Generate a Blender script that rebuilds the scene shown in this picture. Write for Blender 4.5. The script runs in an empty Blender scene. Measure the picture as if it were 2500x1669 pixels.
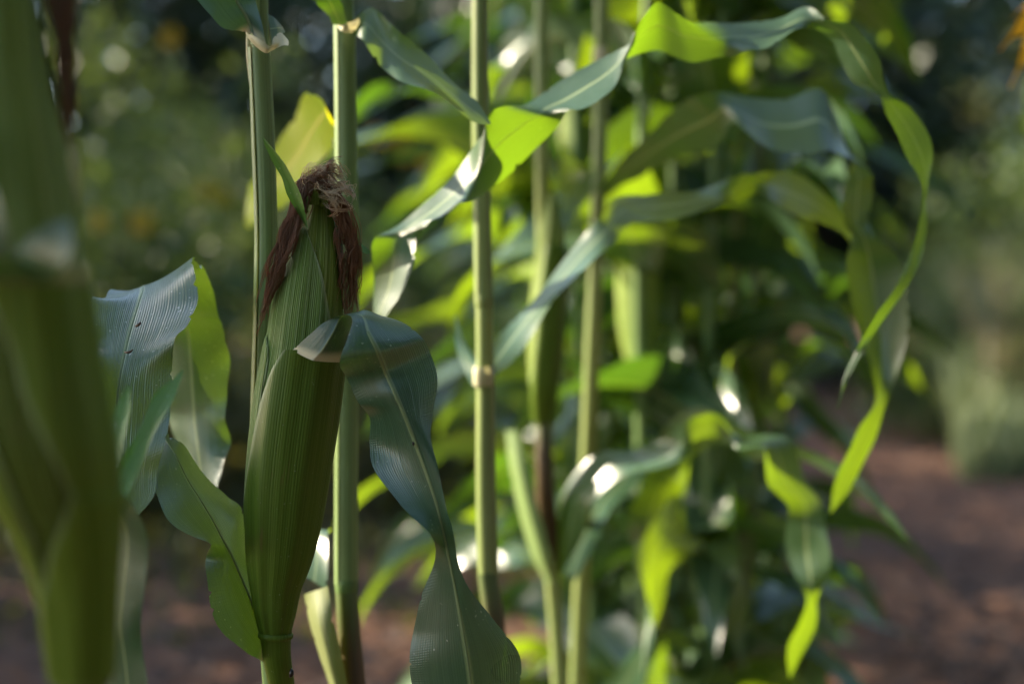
import bpy, math, random
import numpy as np
from mathutils import Vector, noise as mnoise

R = math.radians
rng = random.Random(7)
nrg = np.random.default_rng(7)
scene = bpy.context.scene
col = scene.collection

# ------------------------------------------------------------------ camera
CAM_H, TILT = 1.0, R(2.0)
F_PX = 50.0 / 36.0 * 2500.0
cam_data = bpy.data.cameras.new('camera')
cam_data.lens = 50.0
cam_data.sensor_width = 36.0
cam_data.clip_start = 0.02
cam_data.clip_end = 2000.0
cam_data.dof.use_dof = True
cam_data.dof.focus_distance = 0.785
cam_data.dof.aperture_fstop = 3.2
cam_data.dof.aperture_blades = 0
cam = bpy.data.objects.new('camera', cam_data)
cam.location = (0, 0, CAM_H)
cam.rotation_euler = (math.pi / 2 - TILT, 0, 0)
col.objects.link(cam)
scene.camera = cam

# ------------------------------------------------------------------ light
SUN_AZ = R(-70.0)            # clockwise from +Y, seen from above: sun stands ahead and to the side
SUN_EL = R(27.0)
SUN_DIR = Vector((math.sin(SUN_AZ) * math.cos(SUN_EL), math.cos(SUN_AZ) * math.cos(SUN_EL), math.sin(SUN_EL)))
world = bpy.data.worlds.new('World')
scene.world = world
world.use_nodes = True
wn = world.node_tree.nodes
wn.clear()
w_out = wn.new('ShaderNodeOutputWorld')
w_bg = wn.new('ShaderNodeBackground')
w_sky = wn.new('ShaderNodeTexSky')
w_sky.sky_type = 'NISHITA'
w_sky.sun_disc = False
w_sky.sun_elevation = SUN_EL
w_sky.sun_rotation = SUN_AZ
w_bg.inputs['Strength'].default_value = 0.12
world.node_tree.links.new(w_sky.outputs[0], w_bg.inputs[0])
world.node_tree.links.new(w_bg.outputs[0], w_out.inputs[0])
sun_data = bpy.data.lights.new('sun', 'SUN')
sun_data.energy = 5.0
sun_data.angle = R(0.5)
sun_data.color = (1.0, 0.86, 0.66)
sun = bpy.data.objects.new('sun', sun_data)
sun.rotation_euler = (-SUN_DIR).to_track_quat('-Z', 'Y').to_euler()
sun.location = (-6, 4, 8)
col.objects.link(sun)

scene.view_settings.view_transform = 'Standard'
scene.view_settings.look = 'None'
scene.view_settings.exposure = 2.1
scene.view_settings.gamma = 1.0
scene.render.engine = 'CYCLES'
scene.cycles.max_bounces = 8
scene.cycles.diffuse_bounces = 4
scene.cycles.glossy_bounces = 3
scene.cycles.transmission_bounces = 5
scene.cycles.sample_clamp_indirect = 6.0
scene.cycles.use_denoising = True

# ------------------------------------------------------------------ helpers
FWD = np.array([0, math.cos(TILT), -math.sin(TILT)])
UP = np.array([0, math.sin(TILT), math.cos(TILT)])
RT = np.array([1.0, 0, 0])
CAM = np.array([0, 0, CAM_H])

def P(px, py, d):
    """a point of the place: sight line of a photo pixel, at its own distance d"""
    return CAM + d * (FWD + (px - 1250.0) / F_PX * RT - (py - 834.5) / F_PX * UP)

def link(o, parent=None):
    col.objects.link(o)
    if parent is not None:
        o.parent = parent
        o.matrix_parent_inverse = parent.matrix_world.inverted() if parent.type != 'EMPTY' else parent.matrix_basis.inverted()
    return o

def thing(name, label, cat, loc=(0, 0, 0), group=None):
    o = bpy.data.objects.new(name, None)
    o.empty_display_size = 0.05
    o.location = loc
    col.objects.link(o)
    o['label'] = label
    o['category'] = cat
    if group:
        o['group'] = group
    return o

def tag(o, label, cat, group=None):
    o['label'] = label
    o['category'] = cat
    if group:
        o['group'] = group
    return o

def mesh_obj(name, verts, faces, mat, parent=None, uv=None, smooth=True, uv2=None):
    verts = np.asarray(verts, dtype=np.float32)
    if parent is not None:
        # everything is written in world space; parents sit at their base
        base = parent
        off = np.zeros(3)
        while base is not None:
            off = off + np.array(base.location)
            base = base.parent
        verts = verts - off.astype(np.float32)
    me = bpy.data.meshes.new(name)
    faces = np.asarray(faces, dtype=np.int32)
    k = faces.shape[1]
    me.vertices.add(len(verts))
    me.vertices.foreach_set('co', verts.ravel())
    me.loops.add(faces.size)
    me.loops.foreach_set('vertex_index', faces.ravel())
    me.polygons.add(len(faces))
    me.polygons.foreach_set('loop_start', np.arange(0, faces.size, k, dtype=np.int32))
    me.polygons.foreach_set('loop_total', np.full(len(faces), k, dtype=np.int32))
    if smooth:
        me.polygons.foreach_set('use_smooth', np.ones(len(faces), dtype=bool))
    if uv is not None:
        l = me.uv_layers.new(name='UVMap')
        l.data.foreach_set('uv', np.asarray(uv, dtype=np.float32)[faces.ravel()].ravel())
    if uv2 is not None:
        l = me.uv_layers.new(name='edge')
        l.data.foreach_set('uv', np.asarray(uv2, dtype=np.float32)[faces.ravel()].ravel())
    me.update()
    me.validate()
    me.materials.append(mat)
    o = bpy.data.objects.new(name, me)
    col.objects.link(o)
    if parent is not None:
        o.parent = parent
    return o

def grid_faces(nv, nu, closed=False):
    i, j = np.meshgrid(np.arange(nv - 1), np.arange(nu if closed else nu - 1), indexing='ij')
    j2 = (j + 1) % nu
    return np.stack([i * nu + j, i * nu + j2, (i + 1) * nu + j2, (i + 1) * nu + j], -1).reshape(-1, 4)

def spline(pts, n, t=None):
    """smooth curve through the points (rows of any width)"""
    pts = np.asarray(pts, dtype=float)
    if t is None:
        seg = np.linalg.norm(np.diff(pts[:, :3], axis=0), axis=1)
        seg = np.sqrt(np.maximum(seg, 1e-5))
        t = np.concatenate([[0], np.cumsum(seg)])
    t = np.asarray(t, float)
    m = np.zeros_like(pts)
    d = np.diff(pts, axis=0) / np.diff(t)[:, None]
    m[0], m[-1] = d[0], d[-1]
    h = np.diff(t)[:, None]
    m[1:-1] = (d[:-1] * h[1:] + d[1:] * h[:-1]) / (h[1:] + h[:-1])
    x = np.linspace(t[0], t[-1], n)
    k = np.clip(np.searchsorted(t, x, side='right') - 1, 0, len(t) - 2)
    hh = (t[k + 1] - t[k])[:, None]
    s = ((x - t[k])[:, None]) / hh
    return ((2 * s**3 - 3 * s**2 + 1) * pts[k] + (s**3 - 2 * s**2 + s) * hh * m[k]
            + (-2 * s**3 + 3 * s**2) * pts[k + 1] + (s**3 - s**2) * hh * m[k + 1])

def unit(a):
    return a / np.maximum(np.linalg.norm(a, axis=-1, keepdims=True), 1e-9)

# ------------------------------------------------------------------ materials
class NT:
    def __init__(self, name):
        self.m = bpy.data.materials.new(name)
        self.m.use_nodes = True
        self.t = self.m.node_tree
        self.t.nodes.clear()
        self.out = self.n('ShaderNodeOutputMaterial')
    def n(self, kind, **kw):
        o = self.t.nodes.new(kind)
        for k, v in kw.items():
            setattr(o, k, v)
        return o
    def l(self, a, b):
        self.t.links.new(a, b)
    def put(self, sock, v):
        if hasattr(v, 'is_output') or isinstance(v, bpy.types.NodeSocket):
            self.l(v, sock)
        elif isinstance(v, (tuple, list)) and len(v) == 3 and sock.type == 'RGBA':
            sock.default_value = (*v, 1)
        else:
            sock.default_value = v
    def math(self, op, a, b=0.0, clamp=False):
        o = self.n('ShaderNodeMath', operation=op, use_clamp=clamp)
        self.put(o.inputs[0], a); self.put(o.inputs[1], b)
        return o.outputs[0]
    def mix(self, f, a, b):
        o = self.n('ShaderNodeMix', data_type='RGBA')
        self.put(o.inputs[0], f); self.put(o.inputs[6], a); self.put(o.inputs[7], b)
        return o.outputs[2]
    def ramp(self, v, a, b, lo=0.0, hi=1.0):
        o = self.n('ShaderNodeMapRange', interpolation_type='SMOOTHSTEP')
        self.put(o.inputs[0], v)
        o.inputs[1].default_value = a; o.inputs[2].default_value = b
        o.inputs[3].default_value = lo; o.inputs[4].default_value = hi
        return o.outputs[0]
    def noise(self, vec, scale, detail=2.0, rough=0.5):
        o = self.n('ShaderNodeTexNoise')
        if vec is not None:
            self.l(vec, o.inputs['Vector'])
        o.inputs['Scale'].default_value = scale
        o.inputs['Detail'].default_value = detail
        o.inputs['Roughness'].default_value = rough
        return o.outputs['Fac']
    def vec(self, x, y, z=0.0):
        o = self.n('ShaderNodeCombineXYZ')
        self.put(o.inputs[0], x); self.put(o.inputs[1], y); self.put(o.inputs[2], z)
        return o.outputs[0]
    def uv(self):
        t = self.n('ShaderNodeTexCoord')
        s = self.n('ShaderNodeSeparateXYZ')
        self.l(t.outputs['UV'], s.inputs[0])
        return s.outputs[0], s.outputs[1], t.outputs['Object']
    def bump(self, h, strength, dist):
        o = self.n('ShaderNodeBump')
        o.inputs['Strength'].default_value = strength
        o.inputs['Distance'].default_value = dist
        self.l(h, o.inputs['Height'])
        return o.outputs[0]
    def finish(self, colr, rough, trans=None, tfac=0.0, normal=None, spec=0.5, sheen=0.0):
        p = self.n('ShaderNodeBsdfPrincipled')
        if sheen:
            p.inputs['Sheen Weight'].default_value = sheen
            p.inputs['Sheen Roughness'].default_value = 0.45
            p.inputs['Sheen Tint'].default_value = (0.75, 0.88, 1.0, 1)
        self.put(p.inputs['Base Color'], colr)
        self.put(p.inputs['Roughness'], rough)
        self.put(p.inputs['Specular IOR Level'], spec)
        if normal is not None:
            self.l(normal, p.inputs['Normal'])
        if trans is None:
            self.l(p.outputs[0], self.out.inputs[0])
            return self.m
        t = self.n('ShaderNodeBsdfTranslucent')
        self.put(t.inputs['Color'], trans)
        if normal is not None:
            self.l(normal, t.inputs['Normal'])
        x = self.n('ShaderNodeMixShader')
        self.put(x.inputs[0], tfac)
        self.l(p.outputs[0], x.inputs[1]); self.l(t.outputs[0], x.inputs[2])
        self.l(x.outputs[0], self.out.inputs[0])
        return self.m

def mat_leaf(name, a, b, trans, tfac=0.4, rough=0.4, rib=(0.34, 0.42, 0.2), freq=46.0, detail=True, crinkle=0.0, base_pale=0.0, spec=0.85, sheen=0.0, vary=1.0):
    N = NT(name)
    u, v, ob = N.uv()
    st = N.noise(N.vec(N.math('MULTIPLY', u, freq), N.math('MULTIPLY', v, 5.0)), 1.0, 3.0)
    st2 = N.ramp(st, 0.32, 0.68)
    blot = N.noise(ob, 9.0, 3.0)
    f = N.math('ADD', N.math('MULTIPLY', st2, 0.55), N.math('MULTIPLY', N.ramp(blot, 0.35, 0.65), 0.45))
    c = N.mix(f, a, b)
    off = N.math('ABSOLUTE', N.math('SUBTRACT', u, 0.5))
    mid = N.ramp(off, 0.012, 0.04, 1.0, 0.0)
    c = N.mix(N.math('MULTIPLY', mid, 0.75), c, rib)
    tr = N.mix(f, trans, tuple(x * 0.72 for x in trans))
    info = N.n('ShaderNodeObjectInfo')
    tr = N.mix(N.math('MULTIPLY', N.ramp(info.outputs['Random'], 0.25, 0.75), vary), tr, tuple(x * k for x, k in zip(trans, (0.28, 0.42, 0.8))))
    tr = N.mix(N.math('MULTIPLY', mid, 0.6), tr, tuple(x * 0.55 for x in trans))
    nrm = None
    r = rough
    if detail:
        line = N.math('SINE', N.math('MULTIPLY', u, freq * 6.2))
        h = N.math('ADD', N.math('MULTIPLY', line, 0.16), st)
        if crinkle > 0:
            edge = N.ramp(off, 0.22, 0.46)
            patch = N.ramp(N.noise(ob, 26.0, 1.0), 0.42, 0.6)
            cr = N.math('SINE', N.math('ADD', N.math('MULTIPLY', v, 4300.0), N.math('MULTIPLY', u, 30.0)))
            h = N.math('ADD', h, N.math('MULTIPLY', N.math('MULTIPLY', cr, edge), N.math('MULTIPLY', patch, crinkle)))
        nrm = N.bump(h, 0.55, 0.0006)
        dust = N.ramp(N.noise(ob, 420.0, 1.0), 0.71, 0.76)
        dpatch = N.ramp(N.noise(ob, 30.0, 2.0), 0.45, 0.62)
        c = N.mix(N.math('MULTIPLY', N.math('MULTIPLY', dust, dpatch), 0.8), c, (0.5, 0.55, 0.45))
        r = N.math('ADD', rough - 0.06, N.math('MULTIPLY', blot, 0.16))
        scar = N.ramp(N.noise(N.vec(N.math('MULTIPLY', u, 30.0), N.math('MULTIPLY', v, 60.0), 3.3), 1.0, 2.0), 0.74, 0.8)
        c = N.mix(N.math('MULTIPLY', scar, 0.45), c, (0.22, 0.24, 0.08))
    if base_pale > 0:
        bp = N.ramp(v, base_pale * 0.25, base_pale, 1.0, 0.0)
        c = N.mix(bp, c, (0.55, 0.52, 0.33))
        tr = N.mix(bp, tr, (0.5, 0.45, 0.2))
    return N.finish(c, r, tr, tfac, nrm, spec, sheen)

def mat_husk(name, a, b, vein, freq=30.0, rough=0.5, tfac=0.12, rim=0.75, ribs=1.0):
    N = NT(name)
    u, v, ob = N.uv()
    big = N.noise(N.vec(N.math('MULTIPLY', u, freq * 0.35), N.math('MULTIPLY', v, 2.5)), 1.0, 2.0)
    fine = N.noise(N.vec(N.math('MULTIPLY', u, freq * 2.2), N.math('MULTIPLY', v, 4.0), 4.0), 1.0, 2.0)
    c = N.mix(N.ramp(big, 0.3, 0.7), a, b)
    c = N.mix(N.math('MULTIPLY', N.ramp(fine, 0.48, 0.62), 0.85 * min(1, ribs + 0.25)), c, vein)
    blot = N.noise(ob, 22.0, 4.0)
    c = N.mix(N.math('MULTIPLY', N.ramp(blot, 0.55, 0.78), 0.25), c, (0.16, 0.17, 0.04))
    spk = N.ramp(N.noise(ob, 500.0, 1.0), 0.73, 0.78)
    c = N.mix(N.math('MULTIPLY', spk, 0.45), c, (0.3, 0.34, 0.2))
    stain = N.ramp(N.noise(N.vec(N.math('MULTIPLY', u, 9.0), N.math('MULTIPLY', v, 26.0), 7.7), 1.0, 3.0), 0.66, 0.74)
    c = N.mix(N.math('MULTIPLY', stain, 0.45), c, (0.15, 0.105, 0.04))
    em = N.n('ShaderNodeUVMap', uv_map='edge')
    es = N.n('ShaderNodeSeparateXYZ')
    N.l(em.outputs[0], es.inputs[0])
    c = N.mix(N.math('MULTIPLY', N.ramp(es.outputs[0], 0.90, 0.985), rim), c, (0.36, 0.42, 0.22))
    line = N.math('SINE', N.math('MULTIPLY', u, freq * 8.0))
    h = N.math('ADD', N.math('MULTIPLY', fine, 1.1), N.math('ADD', N.math('MULTIPLY', big, 0.7), N.math('MULTIPLY', line, 0.22)))
    nrm = N.bump(h, 0.7 * ribs, 0.0011)
    return N.finish(c, rough, tuple(min(1, x * 2.0) for x in b), tfac, nrm, 0.18)

def mat_plain(name, a, b, scale=20.0, rough=0.6, trans=None, tfac=0.0, stretch=None, bump=0.0, spec=0.4):
    N = NT(name)
    u, v, ob = N.uv()
    if stretch:
        f = N.noise(N.vec(N.math('MULTIPLY', u, stretch[0]), N.math('MULTIPLY', v, stretch[1])), 1.0, 3.0)
    else:
        f = N.noise(ob, scale, 4.0)
    c = N.mix(N.ramp(f, 0.3, 0.7), a, b)
    nrm = N.bump(f, 0.6, bump) if bump else None
    return N.finish(c, rough, trans, tfac, nrm, spec)

def mat_strand(name, root, mid, tip):
    N = NT(name)
    u, v, ob = N.uv()
    c = N.mix(N.ramp(v, 0.0, 0.35), root, mid)
    c = N.mix(N.ramp(v, 0.6, 1.0), c, tip)
    rnd = N.noise(N.vec(N.math('MULTIPLY', u, 57.0), 0.0), 1.0, 1.0)
    c = N.mix(N.math('MULTIPLY', rnd, 0.5), c, tuple(x * 0.45 for x in mid))
    return N.finish(c, 0.5, N.mix(0.4, c, (0.7, 0.2, 0.03)), 0.4, None, 0.4)

GREEN_A, GREEN_B = (0.042, 0.092, 0.056), (0.074, 0.142, 0.084)
M_LEAF = mat_leaf('corn_leaf_near', GREEN_A, GREEN_B, (0.26, 0.46, 0.010), 0.20, 0.29, crinkle=0.16)
M_LEAFB = mat_leaf('corn_leaf_near_pale_base', GREEN_A, GREEN_B, (0.26, 0.46, 0.010), 0.20, 0.29, crinkle=0.16, base_pale=0.009)
M_LEAF_MID = mat_leaf('corn_leaf', (0.034, 0.080, 0.042), (0.062, 0.125, 0.062), (0.36, 0.55, 0.008), 0.36, 0.32, detail=False)
M_LEAF_FAR = mat_leaf('corn_leaf_far', (0.036, 0.080, 0.042), (0.062, 0.12, 0.060), (0.34, 0.52, 0.010), 0.33, 0.27, detail=False)
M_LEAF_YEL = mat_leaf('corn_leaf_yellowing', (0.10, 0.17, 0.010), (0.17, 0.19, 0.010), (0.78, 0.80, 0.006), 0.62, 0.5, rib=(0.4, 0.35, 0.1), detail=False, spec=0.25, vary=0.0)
M_LEAF_LONG = mat_leaf('corn_leaf_long', (0.034, 0.080, 0.044), (0.060, 0.120, 0.062), (0.24, 0.44, 0.010), 0.30, 0.34, detail=True, crinkle=0.05, vary=0.0)
M_LEAF_DEEP = mat_leaf('corn_leaf_deep_green', (0.030, 0.075, 0.030), (0.050, 0.105, 0.042), (0.22, 0.36, 0.008), 0.30, 0.36, detail=False, vary=0.6)
M_FLAG = mat_leaf('husk_flag', (0.06, 0.17, 0.02), (0.10, 0.25, 0.03), (0.26, 0.5, 0.02), 0.3, 0.42, rib=(0.10, 0.22, 0.04), freq=16.0)
M_RIB = mat_plain('leaf_midrib', (0.17, 0.24, 0.10), (0.26, 0.33, 0.15), rough=0.4, stretch=(6, 20), trans=(0.3, 0.4, 0.08), tfac=0.15)
M_HUSK_IN = mat_husk('husk_inner', (0.10, 0.17, 0.016), (0.19, 0.27, 0.034), (0.34, 0.42, 0.13), 26.0)
M_HUSK_MID = mat_husk('husk_middle', (0.088, 0.165, 0.026), (0.145, 0.24, 0.045), (0.31, 0.42, 0.17), 24.0)
M_HUSK_OUT = mat_husk('husk_outer', (0.066, 0.118, 0.010), (0.100, 0.160, 0.016), (0.135, 0.195, 0.03), 20.0, 0.40, ribs=0.3)
M_HUSK_FG = mat_husk('husk_front', (0.10, 0.165, 0.010), (0.15, 0.225, 0.018), (0.18, 0.25, 0.03), 12.0, 0.5, rim=0.5)
M_HUSK_DARK = mat_husk('husk_front_gap_shade', (0.070, 0.105, 0.010), (0.095, 0.135, 0.014), (0.11, 0.15, 0.02), 12.0, 0.6, rim=0.2)  # darker copy of the front husk: shade in the husk gap put into colour
M_STALK = mat_plain('corn_stalk', (0.085, 0.155, 0.045), (0.135, 0.22, 0.065), rough=0.42, stretch=(14, 5), bump=0.0005, trans=(0.35, 0.42, 0.06), tfac=0.10)
M_SHEATH = mat_plain('leaf_sheath', (0.125, 0.20, 0.062), (0.225, 0.32, 0.110), rough=0.42, stretch=(40, 4), bump=0.0006, trans=(0.35, 0.42, 0.06), tfac=0.12)
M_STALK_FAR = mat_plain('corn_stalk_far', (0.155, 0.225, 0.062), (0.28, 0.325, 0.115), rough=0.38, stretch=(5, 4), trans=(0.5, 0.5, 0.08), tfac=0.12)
def mat_reddened():
    N = NT('corn_stalk_reddened')
    u, v, ob = N.uv()
    f = N.noise(N.vec(N.math('MULTIPLY', u, 10.0), N.math('MULTIPLY', v, 9.0)), 1.0, 3.0)
    c = N.mix(N.ramp(f, 0.3, 0.7), (0.052, 0.036, 0.014), (0.085, 0.048, 0.02))
    k = N.ramp(N.math('ADD', v, N.math('MULTIPLY', N.math('SUBTRACT', f, 0.5), 0.05)), 0.0, 0.05, 1.0, 0.0)
    return N.finish(N.mix(k, c, (0.085, 0.125, 0.035)), 0.45)
M_STALK_RED = mat_reddened()
M_CREAM = mat_plain('leaf_collar', (0.46, 0.45, 0.26), (0.58, 0.55, 0.36), rough=0.5, scale=60, trans=(0.6, 0.55, 0.25), tfac=0.2)
M_SILK = mat_strand('silk_brown', (0.40, 0.26, 0.13), (0.31, 0.18, 0.10), (0.44, 0.29, 0.19))
M_SILK_TOP = mat_strand('silk_blond', (0.60, 0.56, 0.16), (0.85, 0.72, 0.44), (0.85, 0.68, 0.52))
M_BUG = mat_plain('dry_brown', (0.07, 0.04, 0.02), (0.16, 0.10, 0.05), 300.0, 0.6)
M_BLACK = mat_plain('dark_insect', (0.008, 0.007, 0.006), (0.02, 0.016, 0.012), 300.0, 0.35)

# ------------------------------------------------------------------ builders
def ribbon(name, stations, mat, parent, nv=90, nu=17, ruffle=0.0, rfreq=30.0, quad=0.5, seed=0, midrib=None, rib_r=0.0012, flip=False):
    """a leaf blade. station: (A, M, B) points (px, py, d), or (ax, ay, bx, by, d, dd, cup):
    edge A at d+dd, edge B at d-dd, the midrib pushed back by cup"""
    rows = []
    for s in stations:
        if len(s) == 3:
            A, M, B = (P(*q) for q in s)
        else:
            ax, ay, bx, by, d = s[:5]
            dd = s[5] if len(s) > 5 else 0.0
            cup = s[6] if len(s) > 6 else 0.0
            A, B = P(ax, ay, d + dd), P(bx, by, d - dd)
            M = (A + B) / 2 + FWD * cup
        rows.append(np.concatenate([M, A, B]))
    S = spline(rows, nv)
    M, A, B = S[:, 0:3], S[:, 3:6], S[:, 6:9]
    u = np.linspace(-1, 1, nu)
    lin = np.where(u[None, :, None] < 0, M[:, None] + (A - M)[:, None] * -u[None, :, None], M[:, None] + (B - M)[:, None] * u[None, :, None])
    q = (A[:, None] * (u * (u - 1) / 2)[None, :, None] + M[:, None] * (1 - u * u)[None, :, None] + B[:, None] * (u * (u + 1) / 2)[None, :, None])
    V = quad * q + (1 - quad) * lin
    T = unit(np.gradient(M, axis=0))
    X = unit(B - A)
    Nn = unit(np.cross(X, T))
    arc = np.concatenate([[0], np.cumsum(np.linalg.norm(np.diff(M, axis=0), axis=1))])
    if ruffle:
        r = np.random.default_rng(seed + 11)
        ph = r.uniform(0, 6.28, 4)
        for k, (fm, am) in enumerate(((1.0, 1.0), (2.3, 0.4))):
            for side, sg in ((0, -1), (1, 1)):
                w = np.sin(arc * rfreq * fm + ph[k * 2 + side])[:, None] * np.clip(u * sg, 0, 1)[None, :] ** 2 * am * ruffle
                env = np.minimum(1, np.minimum(arc, arc[-1] - arc) / 0.03)[:, None]
                V = V + Nn[:, None] * (w * env)[..., None]
    r = np.random.default_rng(seed + 77 + nv)
    for col_i, sg in ((0, 1), (nu - 1, -1)):
        w = 0.05 * np.sin(arc * 260 + r.uniform(0, 6)) * np.sin(arc * 97 + r.uniform(0, 6)) + 0.03 * r.normal(0, 1, nv)
        for _ in range(max(2, int(arc[-1] * 22))):
            w[int(r.integers(2, nv - 2))] += r.uniform(0.3, 0.9)
        V[:, col_i] += (V[:, col_i + sg] - V[:, col_i]) * np.clip(w, 0, 0.95)[:, None]
    uv = np.stack(np.broadcast_arrays((u[None, :] + 1) / 2, arc[:, None]), -1).reshape(-1, 2)
    o = mesh_obj(name, V.reshape(-1, 3), grid_faces(nv, nu), mat, parent, uv)
    if midrib:
        lo, hi = midrib
        i0, i1 = int(lo * (nv - 1)), int(hi * (nv - 1))
        C = V[i0:i1 + 1, nu // 2]
        taper = np.linspace(1, 0.35, len(C))
        nr = 8
        a = np.linspace(0, 2 * np.pi, nr, endpoint=False)
        XX, NN = X[i0:i1 + 1], Nn[i0:i1 + 1]
        W = C[:, None] + rib_r * taper[:, None, None] * (1.15 * np.cos(a)[None, :, None] * XX[:, None] + 0.55 * np.sin(a)[None, :, None] * NN[:, None])
        uv2 = np.stack(np.broadcast_arrays(np.arange(nr)[None, :] / nr, arc[i0:i1 + 1][:, None]), -1).reshape(-1, 2)
        mesh_obj('midrib', W.reshape(-1, 3), grid_faces(len(C), nr, True), M_RIB, o, uv2)
    return o

def tube(name, pts, radii, mat, parent, n=60, ns=18, flat=1.0, wob=0.0):
    rows = np.column_stack([np.asarray(pts, float), np.asarray(radii, float)])
    S = spline(rows, n)
    C, r = S[:, :3], S[:, 3]
    T = unit(np.gradient(C, axis=0))
    X = unit(np.cross(T, np.tile(np.array([0.0, 1.0, 0.05]), (n, 1))))
    Y = np.cross(T, X)
    a = np.linspace(0, 2 * np.pi, ns, endpoint=False)
    rr = r[:, None] * (1 + wob * np.sin(3 * a + 1.0)[None, :])
    V = C[:, None] + rr[..., None] * (np.cos(a)[None, :, None] * X[:, None] + flat * np.sin(a)[None, :, None] * Y[:, None])
    arc = np.concatenate([[0], np.cumsum(np.linalg.norm(np.diff(C, axis=0), axis=1))])
    uv = np.stack(np.broadcast_arrays(np.abs(np.arange(ns) / ns * 2 - 1)[None, :], arc[:, None]), -1).reshape(-1, 2)
    return mesh_obj(name, V.reshape(-1, 3), grid_faces(n, ns, True), mat, parent, uv)

def interp_path(pts, n=80):
    return spline(np.asarray(pts, float), n)

def ring(name, c, r, h, mat, parent, axis=(0, 0, 1), ns=24, lip=0.0006):
    """node or collar: a rounded band round a stem"""
    prof = [(-h, 0.0), (-h * 0.6, lip), (0, lip * 1.25), (h * 0.6, lip), (h, 0.0)]
    ax = unit(np.asarray(axis, float))
    X = unit(np.cross(ax, np.array([0.0, 1.0, 0.1])))
    Y = np.cross(ax, X)
    a = np.linspace(0, 2 * np.pi, ns, endpoint=False)
    V = np.concatenate([[np.asarray(c) + ax * z + (r + e) * (math.cos(t) * X + math.sin(t) * Y) for t in a] for z, e in prof])
    uv = np.stack(np.broadcast_arrays((np.arange(ns) / ns)[None, :], np.array([p[0] for p in prof])[:, None]), -1).reshape(-1, 2)
    return mesh_obj(name, V, grid_faces(len(prof), ns, True), mat, parent, uv)

class Ear:
    """an ear built round its axis: rows (y, left, right, d) of its outline"""
    def __init__(self, rows, ridge=0.0004):
        self.r = np.asarray(rows, float)
        self.ridge = ridge
    def at(self, y):
        r = self.r
        y = np.asarray(y, float)
        S = self._S if hasattr(self, '_S') else None
        if S is None:
            S = self._S = spline(r, 400, t=r[:, 0])
        xl, xr, d = (np.interp(y, S[:, 0], S[:, k]) for k in (1, 2, 3))
        return (xl + xr) / 2, (xr - xl) / 2, d
    def surf(self, y, th, off):
        xc, hw, d = self.at(y)
        C = CAM + d[..., None] * (FWD + ((xc - 1250) / F_PX)[..., None] * RT - ((y - 834.5) / F_PX)[..., None] * UP)
        rad = hw / F_PX * d + off + self.ridge * (np.sin(th * 7 + y * 0.004) + 0.6 * np.sin(th * 13 + 1.7))
        return C + rad[..., None] * (np.sin(th)[..., None] * RT - np.cos(th)[..., None] * FWD)
    def angle(self, y, q):
        if isinstance(q, tuple):
            return R(q[0])
        xc, hw, d = self.at(np.array([y]))
        return float(np.arcsin(np.clip((q - xc[0]) / hw[0], -0.999, 0.999)))
    def body(self, name, mat, parent, nv=110, ns=72):
        y = np.linspace(self.r[0, 0], self.r[-1, 0], nv)
        th = np.linspace(-np.pi, np.pi, ns, endpoint=False)
        Y, TH = np.meshgrid(y, th, indexing='ij')
        V = self.surf(Y, TH, np.zeros_like(Y))
        uv = np.stack([np.abs(TH) / np.pi * 2, (Y[-1, 0] - Y) / F_PX * self.r[0, 3]], -1).reshape(-1, 2)
        return mesh_obj(name, V.reshape(-1, 3), grid_faces(nv, ns, True), mat, parent, uv)
    def husk(self, name, rows, off, mat, parent, nv=90, nu=61, lift=0.0006, flare=0.0, foot=0.0):
        rr = np.array([[y, self.angle(y, a), self.angle(y, b)] for y, a, b in rows])
        S = spline(rr, nv, t=rr[:, 0])
        u = np.linspace(0, 1, nu)
        Y = np.repeat(S[:, :1], nu, 1)
        TH = S[:, 1:2] + (S[:, 2:3] - S[:, 1:2]) * u[None, :]
        e = np.abs(2 * u - 1)[None, :]
        t = np.linspace(0, 1, nv)[:, None]
        o = lift + (off - lift) * (1 - e ** 10) * np.minimum(1, t * 14) ** 0.5 + flare * np.clip(1 - t * 7, 0, 1) ** 2
        o = o * (1 - foot * np.clip((t - 0.72) / 0.28, 0, 1) ** 1.5)
        V = self.surf(Y, TH, o)
        uv2 = np.stack([e * np.ones_like(Y), t * np.ones_like(Y)], -1).reshape(-1, 2)
        uv = np.stack([TH / np.pi * 2 + 2, (self.r[-1, 0] - Y) / F_PX * self.r[0, 3]], -1).reshape(-1, 2)
        return mesh_obj(name, V.reshape(-1, 3), grid_faces(nv, nu), mat, parent, uv, uv2=uv2)

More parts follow.
